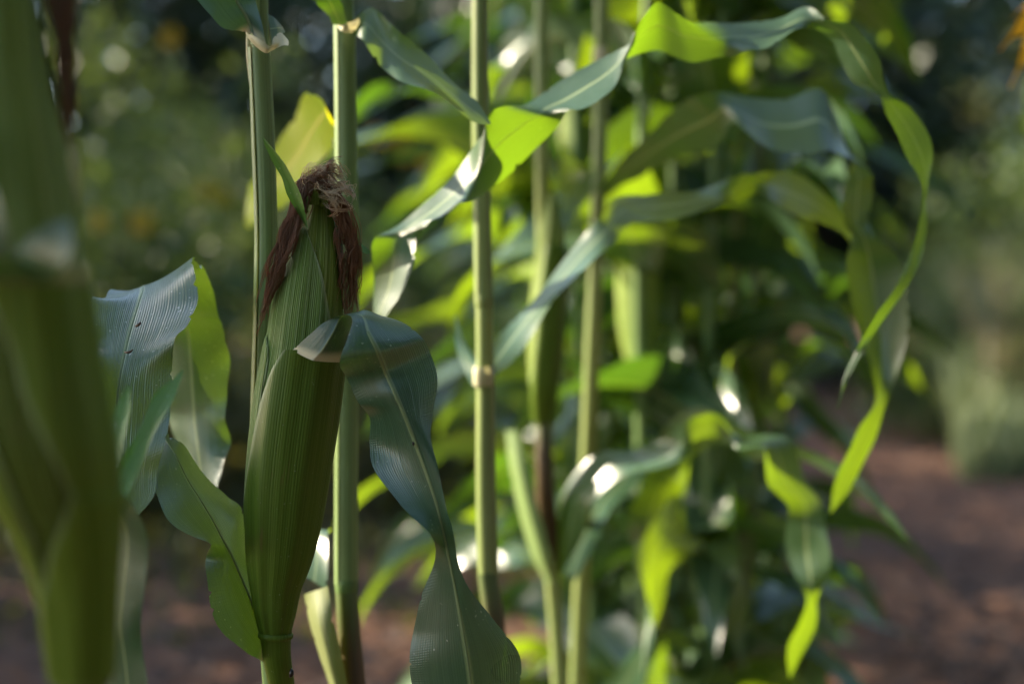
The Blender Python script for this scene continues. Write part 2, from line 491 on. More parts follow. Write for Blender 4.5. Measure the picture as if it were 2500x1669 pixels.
def strands(name, guides, mat, parent, radius=0.00022, seg=14, curl=0.0, seed=0, bundle=9):
    """silk: guides = (points in world space, count, spread at start, spread at end, waviness); strands stick together in uneven wisps"""
    r = np.random.default_rng(seed)
    Vs, Fs, UVs, base = [], [], [], 0
    a = np.array([0, 2.094, 4.189])
    for pts, cnt, s0, s1, wav in guides:
        pts = np.asarray(pts, float)
        k = np.linspace(0, 1, len(pts))[:, None]
        left = 0
        for i in range(cnt):
            if left <= 0:
                left = int(r.integers(1, bundle * 2))
                j0, j1 = r.normal(0, 1, 3) * s0, r.normal(0, 1, 3) * s1
                bw = r.normal(0, wav, pts.shape) * np.sin(np.pi * np.clip(k, 0.05, 1))
                bend = r.uniform(0.55, 1.0)
                ph = r.uniform(0, 6.28, 2)
                turns = r.uniform(3, 10)
            left -= 1
            q = pts + j0 * (1 - k) + j1 * k + bw + r.normal(0, 0.22, 3) * s1 + r.normal(0, 0.3 * wav, pts.shape)
            endk = min(1.0, bend * r.uniform(0.85, 1.1))
            C = spline(q, seg)[: max(4, int(seg * endk))]
            m = len(C)
            if curl:
                p2 = ph + r.normal(0, 0.5, 2)
                tt = np.linspace(0, turns, m)
                C = C + curl * np.stack([np.sin(tt + p2[0]), np.cos(tt * 0.8 + p2[1]), np.sin(tt * 1.2)], -1) * np.linspace(0, 1, m)[:, None]
            T = unit(np.gradient(C, axis=0))
            X = unit(np.cross(T, np.array([0.3, 1.0, 0.2])))
            Y = np.cross(T, X)
            rad = radius * r.uniform(0.7, 1.35) * np.linspace(1, 0.6, m)[:, None, None]
            W = C[:, None] + rad * (np.cos(a)[None, :, None] * X[:, None] + np.sin(a)[None, :, None] * Y[:, None])
            Vs.append(W.reshape(-1, 3))
            Fs.append(grid_faces(m, 3, True) + base)
            UVs.append(np.stack(np.broadcast_arrays(np.full((1, 3), r.uniform()), np.linspace(0, endk, m)[:, None]), -1).reshape(-1, 2))
            base += 3 * m
    return mesh_obj(name, np.concatenate(Vs), np.concatenate(Fs), mat, parent, np.concatenate(UVs))

def auto_leaf(parent, p0, az, L, w, el0, el1, twist=0.0, ruffle=0.012, mat=None, seed=0, bend=0.0, nv=26, nu=7, name='leaf'):
    r = np.random.default_rng(seed)
    s = np.linspace(0, 1, nv)
    el = el0 + (el1 - el0) * s ** r.uniform(0.9, 1.5)
    a = az + bend * s ** 1.5
    T = np.stack([np.sin(a) * np.cos(el), np.cos(a) * np.cos(el), np.sin(el)], -1)
    C = np.asarray(p0) + np.concatenate([[[0, 0, 0]], np.cumsum((T[1:] + T[:-1]) / 2 * (L / (nv - 1)), axis=0)])
    X = unit(np.stack([np.cos(a), -np.sin(a), np.zeros(nv)], -1))
    Nn = np.cross(X, T)
    tw = twist * s ** 1.2 + 0.25 * np.sin(s * r.uniform(5, 9) + r.uniform(0, 6))
    X2 = X * np.cos(tw)[:, None] + Nn * np.sin(tw)[:, None]
    N2 = np.cross(X2, T)
    W = w * (0.45 + 0.55 * np.clip(s / 0.18, 0, 1) ** 0.7) * (1 - s ** 2.4) + 0.0008
    u = np.linspace(-1, 1, nu)
    f = r.uniform(16, 30)
    V = C[:, None] + X2[:, None] * (u[None, :] * W[:, None] / 2)[..., None]
    cup = 0.18 * W[:, None] * np.abs(u)[None, :] ** 1.3
    ruf = np.zeros((nv, nu))
    for sg in (-1, 1):
        ruf += np.sin(s * L * f + r.uniform(0, 6))[:, None] * np.clip(u * sg, 0, 1)[None, :] ** 2 * ruffle * np.minimum(1, W / w * 1.2)[:, None]
    V = V + N2[:, None] * (cup + ruf)[..., None]
    uv = np.stack(np.broadcast_arrays((u[None, :] + 1) / 2, (s * L)[:, None]), -1).reshape(-1, 2)
    return mesh_obj(name, V.reshape(-1, 3), grid_faces(nv, nu), mat or M_LEAF_MID, parent, uv)

# ------------------------------------------------------------------ ground
def ground_h(x, y):
    h = 0.05 * mnoise.noise(Vector((x * 0.35, y * 0.35, 0.3))) + 0.018 * mnoise.noise(Vector((x * 2.1, y * 2.1, 5.0)))
    t = min(1.0, max(0.0, (x - 0.29 * y - 0.5) / 1.6)) * min(1.0, max(0.0, (y - 8.0) / 5.0))
    return h - 0.02 + 1.7 * t * t * (3 - 2 * t)

def mat_ground():
    N = NT('soil')
    t = N.n('ShaderNodeTexCoord')
    ob = t.outputs['Object']
    n1 = N.noise(ob, 0.9, 5.0, 0.6)
    n2 = N.noise(ob, 9.0, 5.0, 0.65)
    n3 = N.noise(ob, 55.0, 3.0, 0.6)
    c = N.mix(N.ramp(n1, 0.3, 0.7), (0.125, 0.060, 0.035), (0.185, 0.095, 0.056))
    c = N.mix(N.math('MULTIPLY', N.ramp(n2, 0.45, 0.7), 0.6), c, (0.19, 0.115, 0.078))
    c = N.mix(N.math('MULTIPLY', N.ramp(n2, 0.5, 0.25), 0.6), c, (0.05, 0.028, 0.020))
    c = N.mix(N.math('MULTIPLY', N.ramp(n3, 0.58, 0.75), 0.4), c, (0.22, 0.145, 0.105))
    h = N.math('ADD', N.math('MULTIPLY', n2, 1.0), N.math('MULTIPLY', n3, 0.4))
    return N.finish(c, 0.95, None, 0, N.bump(h, 0.8, 0.03), 0.15)

nx = 150
lin = np.linspace(-1, 1, nx)
gx = np.sinh(lin * 6.2) / math.sinh(6.2) * 400
gy = np.sinh(lin * 6.2) / math.sinh(6.2) * 400 + 4.0
GV = np.array([(x, y, ground_h(x, y) if abs(x) < 60 and abs(y) < 60 else -0.02) for y in gy for x in gx])
ground = mesh_obj('ground', GV, grid_faces(nx, nx), mat_ground())
ground['kind'] = 'structure'

# ------------------------------------------------------------------ trees, shrubs, grass behind
def foliage_mat(name, a, b, trans, tfac=0.3, rough=0.5, scale=1.2):
    N = NT(name)
    t = N.n('ShaderNodeTexCoord')
    g = N.n('ShaderNodeNewGeometry')
    f = N.noise(t.outputs['Object'], scale, 3.0)
    c = N.mix(N.ramp(f, 0.3, 0.7), a, b)
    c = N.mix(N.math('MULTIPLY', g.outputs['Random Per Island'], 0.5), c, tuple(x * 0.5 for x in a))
    return N.finish(c, rough, trans, tfac, None, 0.4)

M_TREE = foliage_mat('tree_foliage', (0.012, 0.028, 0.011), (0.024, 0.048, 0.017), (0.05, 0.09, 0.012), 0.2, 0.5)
M_SHRUB = foliage_mat('shrub_foliage', (0.048, 0.095, 0.034), (0.085, 0.135, 0.046), (0.17, 0.24, 0.025), 0.3, 0.5)
M_SHRUB2 = foliage_mat('shrub_foliage_olive', (0.060, 0.075, 0.026), (0.10, 0.11, 0.034), (0.22, 0.22, 0.04), 0.3, 0.5)
M_GRASS = foliage_mat('grass_blades', (0.155, 0.215, 0.115), (0.25, 0.29, 0.165), (0.30, 0.36, 0.12), 0.3, 0.55)
M_DRYGRASS = foliage_mat('grass_dry', (0.21, 0.20, 0.13), (0.28, 0.26, 0.17), (0.34, 0.28, 0.12), 0.3, 0.6)
M_BARK = mat_plain('bark', (0.05, 0.038, 0.028), (0.10, 0.08, 0.06), 14.0, 0.9, bump=0.02)
M_PETAL = mat_plain('yellow_petal', (0.50, 0.30, 0.015), (0.60, 0.38, 0.02), 30.0, 0.5, trans=(0.7, 0.45, 0.02), tfac=0.4)
M_ORANGE = mat_plain('orange_petal', (0.80, 0.36, 0.01), (0.85, 0.48, 0.02), 30.0, 0.5, trans=(0.95, 0.5, 0.02), tfac=0.45)
M_LITTER = foliage_mat('litter', (0.09, 0.065, 0.055), (0.17, 0.125, 0.10), (0.14, 0.1, 0.07), 0.1, 0.8, 6.0)

def leaf_cloud(name, pts, size, mat, parent, r, upbias=0.6, aspect=2.2):
    n = len(pts)
    nrm = unit(r.normal(0, 1, (n, 3)) + np.array([0, 0, upbias]))
    t = unit(np.cross(nrm, r.normal(0, 1, (n, 3))))
    b = np.cross(nrm, t)
    s = (size * r.uniform(0.55, 1.35, n))[:, None]
    V = np.stack([pts - t * s * 0.5, pts + b * s / aspect * 0.5 + nrm * s * 0.06, pts + t * s * 0.5, pts - b * s / aspect * 0.5 + nrm * s * 0.06], 1).reshape(-1, 3)
    F = np.arange(4 * n).reshape(-1, 4)
    return mesh_obj(name, V, F, mat, parent, smooth=False)

def clumps(r, c, rad, nclump, per, crad):
    """leaf positions: clumps scattered through an uneven crown"""
    d = unit(r.normal(0, 1, (nclump, 3))) * (r.uniform(0.15, 1, (nclump, 1)) ** 0.45) * np.asarray(rad) * r.uniform(0.8, 1.12, (nclump, 1)) + np.asarray(c)
    pts = d[:, None] + r.normal(0, 1, (nclump, per, 3)) * np.asarray(crad) * r.uniform(0.6, 1.3, (nclump, 1, 1))
    return pts.reshape(-1, 3), d

def tree(label, x, y, h, crad, seed, nclump=60, per=110, leaf=0.13, mat=None, cz=None, group='trees round the corn patch', trunk_r=0.14, rz=None):
    r = np.random.default_rng(seed)
    t = thing('broadleaf_tree', label, 'tree', (x, y, 0), group)
    cz = cz if cz is not None else h - crad
    rz = rz if rz is not None else crad
    pts, d = clumps(r, (x, y, cz), (crad, crad, rz), nclump, per, crad * 0.17)
    pts = pts[pts[:, 2] > 0.05]
    leaf_cloud('crown', pts, leaf, mat or M_TREE, t, r)
    tops = [(x, y, -0.1), (x + 0.06, y, h * 0.2), (x - 0.05, y + 0.05, h * 0.45), (x + 0.05, y, cz + rz * 0.5)]
    tr = tube('trunk', tops, [trunk_r * 1.3, trunk_r, trunk_r * 0.75, trunk_r * 0.2], M_BARK, t, 24, 12, wob=0.06)
    for k in range(7):
        q = d[int(r.integers(0, len(d)))]
        b = np.array([x, y, cz - rz * r.uniform(0.1, 0.75)])
        m = (b + q) / 2 + r.normal(0, 0.12, 3) + np.array([0, 0, -0.1])
        tube('limb', [b, m, q], [trunk_r * 0.45, trunk_r * 0.28, trunk_r * 0.08], M_BARK, t, 10, 7)
    return t

# tall trees that close off the view
tl = [(-6.2, 13.5, 7.0, 2.6, 'dark leafy tree behind the yellow-flowered weeds'),
      (-2.6, 15.5, 5.4, 2.4, 'dark tree behind the gap between the two nearest corn stalks'),
      (0.6, 16.5, 5.0, 2.2, 'dark tree hidden mostly behind the middle of the corn rows'),
      (3.4, 15.4, 6.0, 1.9, 'black-shaded tree above the long arching leaf beside the grassy bank'),
      (7.4, 19.5, 7.0, 3.0, 'dark tree rising behind the grassy bank'),
      (-10.2, 16.0, 8.0, 3.2, 'dark tree at the left edge behind the thick ear')]
for k, (x, y, h, cr, lb) in enumerate(tl):
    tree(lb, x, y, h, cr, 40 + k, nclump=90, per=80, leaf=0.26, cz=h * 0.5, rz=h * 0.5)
# unseen trees added towards the sun to shade and dapple the corn
SHQ = 0.775
hx, hy = -0.12, 0.80
PERP = np.array([math.cos(SUN_AZ), -math.sin(SUN_AZ)])   # across the sun's direction, away from the camera
def shade_pos(dist, q):
    """a spot dist metres from the ears towards the sun, moved aside to stand at offset q"""
    b = np.array([hx, hy]) + dist * np.array([math.sin(SUN_AZ), math.cos(SUN_AZ)]) * math.cos(SUN_EL)
    return b + PERP * (q - b @ PERP), 1.0 + dist * math.sin(SUN_EL)

def shade_tree(label, dist, lobes, seed, leaf=0.11, square=0):
    """an added unseen tree, its crown lobes placed to cast shade on the corn: (offset q, half width, dz, half height, clumps, leaves per clump, clump radius)"""
    (x, y), z = shade_pos(dist, np.mean([l[0] for l in lobes]))
    r = np.random.default_rng(seed)
    t = thing('broadleaf_tree', label, 'tree', (x, y, 0), 'trees round the corn patch')
    allp, ds = [], []
    for (q, hw, dz, hh, nc, per, cr) in lobes:
        (lx, ly), lz = shade_pos(dist, q)
        pts, d = clumps(r, (lx, ly, lz + dz), (hw, hw, hh), nc, per, cr)
        if square:      # lobe shaped as a box for even shade with a sharp edge
            along = np.array([PERP[1], -PERP[0]])
            k = r.uniform(-1, 1, (nc, 3))
            dep = 1.0 if hw > 0.4 else 0.15
            d = np.column_stack([(lx + k[:, :1] * hw * PERP[0] + k[:, 1:2] * dep * along[0]), (ly + k[:, :1] * hw * PERP[1] + k[:, 1:2] * dep * along[1]), lz + dz + k[:, 2:] * hh])
            pts = (d[:, None] + r.normal(0, 1, (nc, per, 3)) * cr).reshape(-1, 3)
            square -= 1
        allp.append(pts); ds.append(d)
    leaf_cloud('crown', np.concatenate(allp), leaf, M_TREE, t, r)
    ds = np.concatenate(ds)
    tube('trunk', [(x, y, -0.1), (x + 0.06, y, z * 0.3), (x - 0.05, y, z * 0.7), (x, y, z + 0.6)], [0.2, 0.15, 0.12, 0.04], M_BARK, t, 24, 12, wob=0.06)
    for k in range(9):
        q = ds[int(r.integers(0, len(ds)))]
        b = np.array([x, y, z * r.uniform(0.45, 0.9)])
        tube('limb', [b, (b + q) / 2 + np.array([0, 0, -0.1]), q], [0.07, 0.04, 0.012], M_BARK, t, 10, 7)
    return t

shade_tree('unseen leafy tree added to shade the nearest corn plants', 5.5, [(0.07, 0.60, -0.1, 1.3, 270, 110, 0.06), (-1.3, 1.1, 0.0, 1.8, 70, 150, 0.3)], 77, square=1)  # added out of view; the boxed first lobe sets the shade's edge
shade_tree('unseen open-crowned tree added to dapple the middle of the corn row', 7.0, [(1.20, 0.14, 0.28, 0.14, 16, 50, 0.05), (2.1, 0.75, -0.2, 1.2, 12, 60, 0.075), (3.7, 0.95, -0.4, 1.5, 60, 90, 0.12)], 78, square=3)  # added out of view; small first lobe shades the long leaf's far end
shade_tree('unseen open-crowned tree added to dapple the far end of the corn row', 8.0, [(5.2, 1.0, -0.5, 1.6, 70, 100, 0.2), (7.0, 1.3, -0.4, 1.8, 60, 80, 0.25)], 79)  # added out of view to break up the sun on the far plants
sky_block_trees = [(-2.6, -5.2, 'unseen tree added behind the viewer on the side of the thick ear'), (0.6, -5.0, 'unseen tree added straight behind the viewer'), (3.4, -3.8, 'unseen tree added behind the viewer towards the path'),  # unseen trees added to block low sky light from behind and beside
              (5.2, -1.4, 'unseen tree added beside the path level with the viewer'), (6.0, 1.8, 'unseen tree added beside the path a little ahead of the viewer'), (7.0, 5.2, 'unseen tree added beside the path outside the view')]
for k, (x, y, lb) in enumerate(sky_block_trees):
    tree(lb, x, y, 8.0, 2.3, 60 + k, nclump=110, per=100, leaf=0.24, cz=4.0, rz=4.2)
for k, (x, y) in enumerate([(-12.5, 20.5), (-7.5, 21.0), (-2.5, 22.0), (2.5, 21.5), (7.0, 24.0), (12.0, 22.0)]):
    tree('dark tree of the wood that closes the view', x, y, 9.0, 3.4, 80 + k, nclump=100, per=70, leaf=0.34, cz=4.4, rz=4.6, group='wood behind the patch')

def shrub(name, label, x, y, h, rad, seed, mat, leaf=0.075, n=(26, 70), flowers=(), group=None):
    r = np.random.default_rng(seed)
    t = thing(name, label, 'shrub', (x, y, 0), group)
    pts, d = clumps(r, (x, y, h * 0.5), (rad, rad, h * 0.5), n[0], n[1], rad * 0.2)
    pts = pts[pts[:, 2] > 0.02]
    leaf_cloud('foliage', pts, leaf, mat, t, r)
    for k in range(5):
        q = d[int(r.integers(0, len(d)))]
        tube('stem', [(x + r.normal(0, 0.05), y + r.normal(0, 0.05), -0.05), ((x + q[0]) / 2, (y + q[1]) / 2, q[2] * 0.55), q], [0.012, 0.009, 0.004], M_STALK, t, 8, 6)
    for (px, py, dd, s) in flowers:
        c = P(px, py, dd)
        V, F = [], []
        for j in range(9):
            a = j / 9 * 2 * math.pi + r.uniform(-0.1, 0.1)
            e1 = math.cos(a) * RT + math.sin(a) * UP
            e2 = -math.sin(a) * RT + math.cos(a) * UP
            b = len(V)
            V += [c + e1 * s * 0.15, c + e1 * s * 0.6 + e2 * s * 0.17 - FWD * s * 0.05, c + e1 * s + FWD * s * 0.1, c + e1 * s * 0.6 - e2 * s * 0.17 - FWD * s * 0.05]
            F.append((b, b + 1, b + 2, b + 3))
        f = mesh_obj('flower', V, F, M_PETAL, t, smooth=False)
        tube('flower_stem', [c + FWD * 0.02, c + FWD * 0.05 - UP * 0.25, (x, y, h * 0.4)], [0.005, 0.005, 0.006], M_STALK, f, 8, 6)
    return t

SG = 'weedy shrubs beside the corn'
sh = [(-2.35, 7.4, 2.0, 0.75, M_SHRUB, 'green weed shrub behind the upper half of the thick ear at the edge', ((415, 90, 7.2, 0.055),)),
      (-1.75, 6.7, 1.55, 0.6, M_SHRUB, 'weed shrub with a round yellow flower over the blue-green folded leaf', ((345, 540, 6.1, 0.065), (240, 540, 6.2, 0.05))),
      (-1.45, 8.6, 2.5, 0.8, M_SHRUB, 'tallest green weed shrub in the gap beside the nearest corn stalk', ((500, 465, 7.8, 0.05),)),
      (-2.6, 9.6, 3.0, 0.95, M_SHRUB, 'tall weed shrub under the dark trees behind the brown silk', ()),
      (-1.05, 7.6, 1.15, 0.55, M_SHRUB2, 'low olive weed shrub seen beside the nearest corn stalk', ((540, 480, 7.0, 0.05),)),
      (-1.5, 6.3, 0.8, 0.5, M_SHRUB2, 'low olive weed clump above the bare soil behind the folded leaf', ()),
      (-0.55, 8.4, 1.35, 0.65, M_SHRUB, 'weed shrub with small orange flowers between the two nearest stalks and the row', ((990, 370, 7.6, 0.06), (920, 335, 7.6, 0.05), (1045, 400, 7.7, 0.05))),
      (-0.35, 6.6, 0.75, 0.45, M_SHRUB2, 'low weed clump behind the top of the big drooping leaf', ()),
      (-3.4, 10.8, 2.4, 1.0, M_SHRUB, 'weed shrub at the far side behind the thick ear', ()),
      (-0.15, 10.4, 1.3, 0.8, M_SHRUB2, 'olive weed shrub far behind the corn row', ()),
      (3.9, 11.2, 2.6, 1.0, M_SHRUB, 'leafy weed shrub on the grassy bank beside the dark tree', ()),
      (5.0, 12.8, 2.9, 1.1, M_SHRUB2, 'grey-green shrub at the top of the grassy bank', ()),
      (2.9, 9.6, 0.9, 0.5, M_SHRUB, 'low green weed where the path bends out of sight', ()),
      (3.5, 8.6, 1.3, 0.55, M_SHRUB, 'leafy weed beside the sunlit patch of path', ()),
      (-3.9, 6.0, 2.2, 0.9, M_SHRUB, 'unseen bushy weed shrub added beyond the edge to shade the soil', ()),  # this and the next two stand out of view, added to shade the soil
      (-3.3, 4.5, 1.9, 0.8, M_SHRUB, 'third unseen weed shrub added to shade the soil, closest to the thick ear', ()),
      (-4.4, 8.0, 2.4, 1.0, M_SHRUB, 'second unseen weed shrub added to shade the soil, farther from the thick ear', ())]
for k, (x, y, h, rad, m, lb, fl) in enumerate(sh):
    shrub('weed_shrub', lb, x, y, h + (ground_h(x, y) if x > 2 else 0), rad, 100 + k, m, flowers=fl, n=(70, 130) if x < -3.2 and y < 9 else (34, 90), group=SG)

def blades(name, pts, hts, mat, r, width=0.006, lean=0.35, kind='stuff', label=None):
    n = len(pts)
    az = r.uniform(0, 6.283, n)
    d = np.stack([np.cos(az), np.sin(az), np.zeros(n)], -1)
    s = np.stack([-np.sin(az), np.cos(az), np.zeros(n)], -1)
    w = (width * r.uniform(0.6, 1.5, n))[:, None]
    h = hts[:, None]
    ln = (lean * r.uniform(0.2, 1.4, n))[:, None] * h
    up = np.array([0, 0, 1.0])
    m = pts + up * h * 0.6 + d * ln * 0.3
    tp = pts + up * h * 0.95 + d * ln
    V = np.stack([pts - s * w, pts + s * w, m + s * w * 0.8, m - s * w * 0.8, tp + s * w * 0.12, tp - s * w * 0.12], 1).reshape(-1, 3)
    b = np.arange(n)[:, None] * 6
    F = np.concatenate([b + np.array([[0, 1, 2, 3]]), b + np.array([[3, 2, 4, 5]])])
    o = mesh_obj(name, V, F, mat)
    o['kind'] = kind
    if label:
        o['label'] = label
        o['category'] = 'grass'
    return o

r = np.random.default_rng(5)
n = 16000
yy = r.uniform(7.5, 16.0, n)
xx = yy * 0.27 + 0.35 + np.abs(r.normal(0, 1.6, n))
blades('grass', np.stack([xx, yy, np.array([ground_h(a, b) for a, b in zip(xx, yy)]) - 0.02], -1), r.uniform(0.35, 1.25, n) * np.clip((yy - 6.5) / 3.5, 0.3, 1.25), M_GRASS, r, 0.012, 0.35, label='tall grey-green grass on the bank beyond the path')
n = 5000
yy = r.uniform(8.5, 15.0, n)
xx = yy * 0.27 + 0.5 + np.abs(r.normal(0, 1.5, n))
blades('dry_grass', np.stack([xx, yy, np.array([ground_h(a, b) for a, b in zip(xx, yy)]) - 0.02], -1), r.uniform(0.4, 1.4, n), M_DRYGRASS, r, 0.010, 0.4, label='dry straw-coloured grass standing among the green bank grass')
n = 2600
yy = r.uniform(4.0, 9.5, n)
xx = r.uniform(-0.42, 0.05, n) * yy
blades('ground_weeds', np.stack([xx, yy, np.zeros(n) - 0.02], -1), r.uniform(0.03, 0.22, n) * np.clip((yy - 3.2) / 3, 0.2, 1), M_SHRUB2, r, 0.014, 0.8, label='short weeds on the soil between the front plants and the shrubs')

# litter and clods on the soil
n = 9000
yy = r.uniform(2.4, 10.0, n)
xx = r.uniform(-0.42, 0.48, n) * yy
pt = np.stack([xx, yy, np.array([ground_h(a, b) for a, b in zip(xx, yy)]) + 0.008], -1)
lt = leaf_cloud('litter', pt, 0.045, M_LITTER, None, r, upbias=2.5, aspect=2.6)
lt['kind'] = 'stuff'
lt['label'] = 'dry leaf litter strewn over the brown soil'
lt['category'] = 'litter'
n = 2500
yy = r.uniform(2.6, 9.0, n)
xx = r.uniform(-0.42, 0.48, n) * yy
cl = np.array([[1, 0, 0], [-1, 0, 0], [0, 1, 0], [0, -1, 0], [0, 0, 1], [0, 0, -1]], float)
cf = np.array([[0, 2, 4], [2, 1, 4], [1, 3, 4], [3, 0, 4], [2, 0, 5], [1, 2, 5], [3, 1, 5], [0, 3, 5]])
sz_ = r.uniform(0.006, 0.03, n)
CV = (cl[None] * r.uniform(0.5, 1.2, (n, 6, 1)) * sz_[:, None, None] * np.array([1, 1, 0.7])) + np.stack([xx, yy, np.array([ground_h(a, b) for a, b in zip(xx, yy)]) + 0.004], -1)[:, None]
so = mesh_obj('soil_clods', CV.reshape(-1, 3), (cf[None] + (np.arange(n) * 6)[:, None, None]).reshape(-1, 3), mat_plain('clod', (0.06, 0.042, 0.036), (0.13, 0.10, 0.09), 18.0, 0.95))
so['kind'] = 'stuff'
so['label'] = 'crumbled soil clods lying on the ground'
so['category'] = 'soil'

# ------------------------------------------------------------------ corn: stalks
def stalk_path(px_list, z_top=2.1):
    """px_list: (px, py, d) down the frame; carried on up to z_top and down into the soil"""
    pts = [P(*q) for q in px_list]
    t = unit(pts[0] - pts[1])
    k = (z_top - pts[0][2]) / max(t[2], 0.2)
    top = pts[0] + t * k * np.array([0.5, 0.5, 1])
    b = unit(pts[-1] - pts[-2])
    k = (pts[-1][2] + 0.03) / max(-b[2], 0.2)
    bot = pts[-1] + b * k * np.array([0.35, 0.35, 1])
    return [top] + pts + [bot]

def stalk_at(path, z):
    S = spline(path, 200)
    i = np.argmin(np.abs(S[:, 2] - z))
    return S[i]

def make_stalk(parent, path, r0, nodes_z, mat, r_top=0.55, r_bot=1.25, sheath=None, node_mat=None):
    n = len(path)
    rad = np.interp([p[2] for p in path], [0.0, 1.0, 2.1], [r0 * r_bot, r0, r0 * r_top])
    o = tube('stalk', path, rad, mat, parent, 120, 20)
    for z in nodes_z:
        c = stalk_at(path, z)
        rr = np.interp(z, [0.0, 1.0, 2.1], [r0 * r_bot, r0, r0 * r_top])
        ring('node', c, rr * 0.99, 0.006, node_mat or mat, o)
    return o

CORN = 'corn plants in the patch'

# ---------------- hero plant -----------------------------------------------------------
hp = thing('corn_plant', 'sharp corn plant whose ear with brown silk stands in the middle of the scene', 'corn plant', tuple(P(665, 1669, 0.84) * np.array([1, 1, 0])), CORN)
D0 = 0.836
path = stalk_path([(634, -60, D0), (634, 110, D0), (642, 320, D0), (650, 560, D0), (648, 760, D0), (642, 1000, D0), (640, 1300, D0), (648, 1500, D0 - 0.004), (664, 1669, D0 - 0.01)])
make_stalk(hp, path, 0.0048, [0.5, 0.66], M_STALK, 0.9, 1.6)
# sheath wrapped round the stalk below the collar, its overlapping edge showing as a seam
def sheath(parent, pts, radii, a0, a1, mat, nv=90, nu=40, name='leaf_sheath'):
    rows = np.column_stack([np.array([P(*q) for q in pts]), radii, [R(x) for x in a0], [R(x) for x in a1]])
    S = spline(rows, nv)
    C = S[:, :3]
    T = unit(np.gradient(C, axis=0))
    X = unit(np.cross(np.tile(FWD, (nv, 1)), T))
    X = X * np.sign(X @ RT)[:, None]
    Y = unit(np.cross(T, X)); Y = Y * np.sign(-(Y @ FWD))[:, None]
    u = np.linspace(0, 1, nu)
    TH = S[:, 4:5] + (S[:, 5:6] - S[:, 4:5]) * u
    rr = S[:, 3:4] * (1 + 0.10 * u[None, :] + 0.008 * np.sin(TH * 11))
    V = C[:, None] + rr[..., None] * (np.sin(TH)[..., None] * X[:, None] + np.cos(TH)[..., None] * Y[:, None])
    arc = np.concatenate([[0], np.cumsum(np.linalg.norm(np.diff(C, axis=0), axis=1))])
    uv = np.stack(np.broadcast_arrays(TH / 6.283 + 1.0, arc[:, None] * np.ones((1, nu))), -1).reshape(-1, 2)
    return mesh_obj(name, V.reshape(-1, 3), grid_faces(nv, nu), mat, parent, uv)

PXM = D0 / F_PX
sheath(hp, [(633, 118, D0), (638, 220, D0), (643, 340, D0), (650, 560, D0), (648, 760, D0), (642, 1000, D0), (640, 1300, D0), (648, 1500, D0 - 0.004)],
       [25 * PXM, 26 * PXM, 27 * PXM, 26.5 * PXM, 27 * PXM, 28 * PXM, 29 * PXM, 29 * PXM], [-35, -32, -28, -28, -28, -28, -28, -28], [318, 320, 322, 322, 322, 322, 322, 322], M_SHEATH)
sheath(hp, [(634, -70, D0), (634, 20, D0), (634, 112, D0)], [19.5 * PXM, 20 * PXM, 21 * PXM], [20, 20, 20], [375, 375, 375], M_SHEATH)
# collar and the blade that leaves it
ribbon('leaf', [((592, 78, 0.822), (616, 84, 0.815), (652, 122, 0.814)),
                ((585, 76, 0.815), (612, 66, 0.817), (648, 100, 0.812)),
                ((545, 71, 0.805), (598, 35, 0.816), (640, 60, 0.815)),
                ((512, 40, 0.80), (576, 0, 0.815), (625, 0, 0.822)),
                ((470, -8, 0.80), (556, -60, 0.81), (620, -70, 0.82)),
                ((400, -110, 0.80), (500, -190, 0.81), (590, -200, 0.83)),
                ((330, -160, 0.80), (400, -260, 0.82), (480, -300, 0.84)),
                ((170, -110, 0.80), (190, -170, 0.82), (215, -230, 0.84)),
                ((60, 30, 0.80), (62, 20, 0.8), (64, 10, 0.80))], M_LEAFB, hp, 90, 19, 0.002, 40, midrib=(0.02, 0.8))
ribbon('collar', [((597, 70, 0.822), (602, 78, 0.817), (608, 84, 0.813)),
                  ((604, 92, 0.818), (618, 96, 0.811), (630, 92, 0.809)),
                  ((625, 116, 0.814), (638, 112, 0.808), (648, 104, 0.808)),
                  ((646, 130, 0.812), (654, 121, 0.808), (660, 112, 0.810)),
                  ((664, 124, 0.816), (672, 110, 0.814), (668, 92, 0.817)),
                  ((690, 112, 0.814), (690, 102, 0.816), (684, 80, 0.820)),
                  ((704, 112, 0.811), (705, 104, 0.812), (703, 97, 0.815))], M_CREAM, hp, 50, 9, 0.0006, 90)
ribbon('leaf_lobe', [(654, 34, 664, 108, 0.826, 0.004), (668, 42, 682, 96, 0.826, 0.004), (682, 56, 692, 82, 0.824, 0.003), (692, 68, 697, 80, 0.822, 0.0)], M_LEAF, hp, 20, 9)
sheath(hp, [(607, 76, D0), (608, 130, D0), (612, 210, D0)], [5 * PXM, 7 * PXM, 3 * PXM], [-90, -90, -90], [90, 90, 90], M_CREAM, 20, 10, 'collar')

# ear
E1 = Ear([(y, a + k, b - k, d) for (y, a, b, d, k) in ((y, a, b, d, 3 + 9 * min(1, max(0, (y - 600) / 300)) * min(1, max(0.25, (1548 - y) / 200))) for (y, a, b, d) in ((448, 762, 782, 0.802), (470, 744, 800, 0.802), (500, 736, 812, 0.802), (560, 712, 829, 0.801), (640, 690, 837, 0.80), (760, 664, 838, 0.80),
          (850, 648, 836, 0.80), (960, 628, 827, 0.80), (1100, 612, 807, 0.80), (1200, 606, 791, 0.80), (1290, 608, 774, 0.80), (1390, 617, 746, 0.80), (1440, 622, 728, 0.80), (1500, 628, 718, 0.80), (1548, 633, 712, 0.80)))])
ear = E1.body('ear', M_HUSK_IN, hp)
tube('shank', [P(673, 1540, 0.80), P(676, 1600, 0.802), P(690, 1690, 0.812), P(690, 1800, 0.83)], [36 * PXM, 33 * PXM, 30 * PXM, 26 * PXM], M_HUSK_OUT, ear, 24, 20)
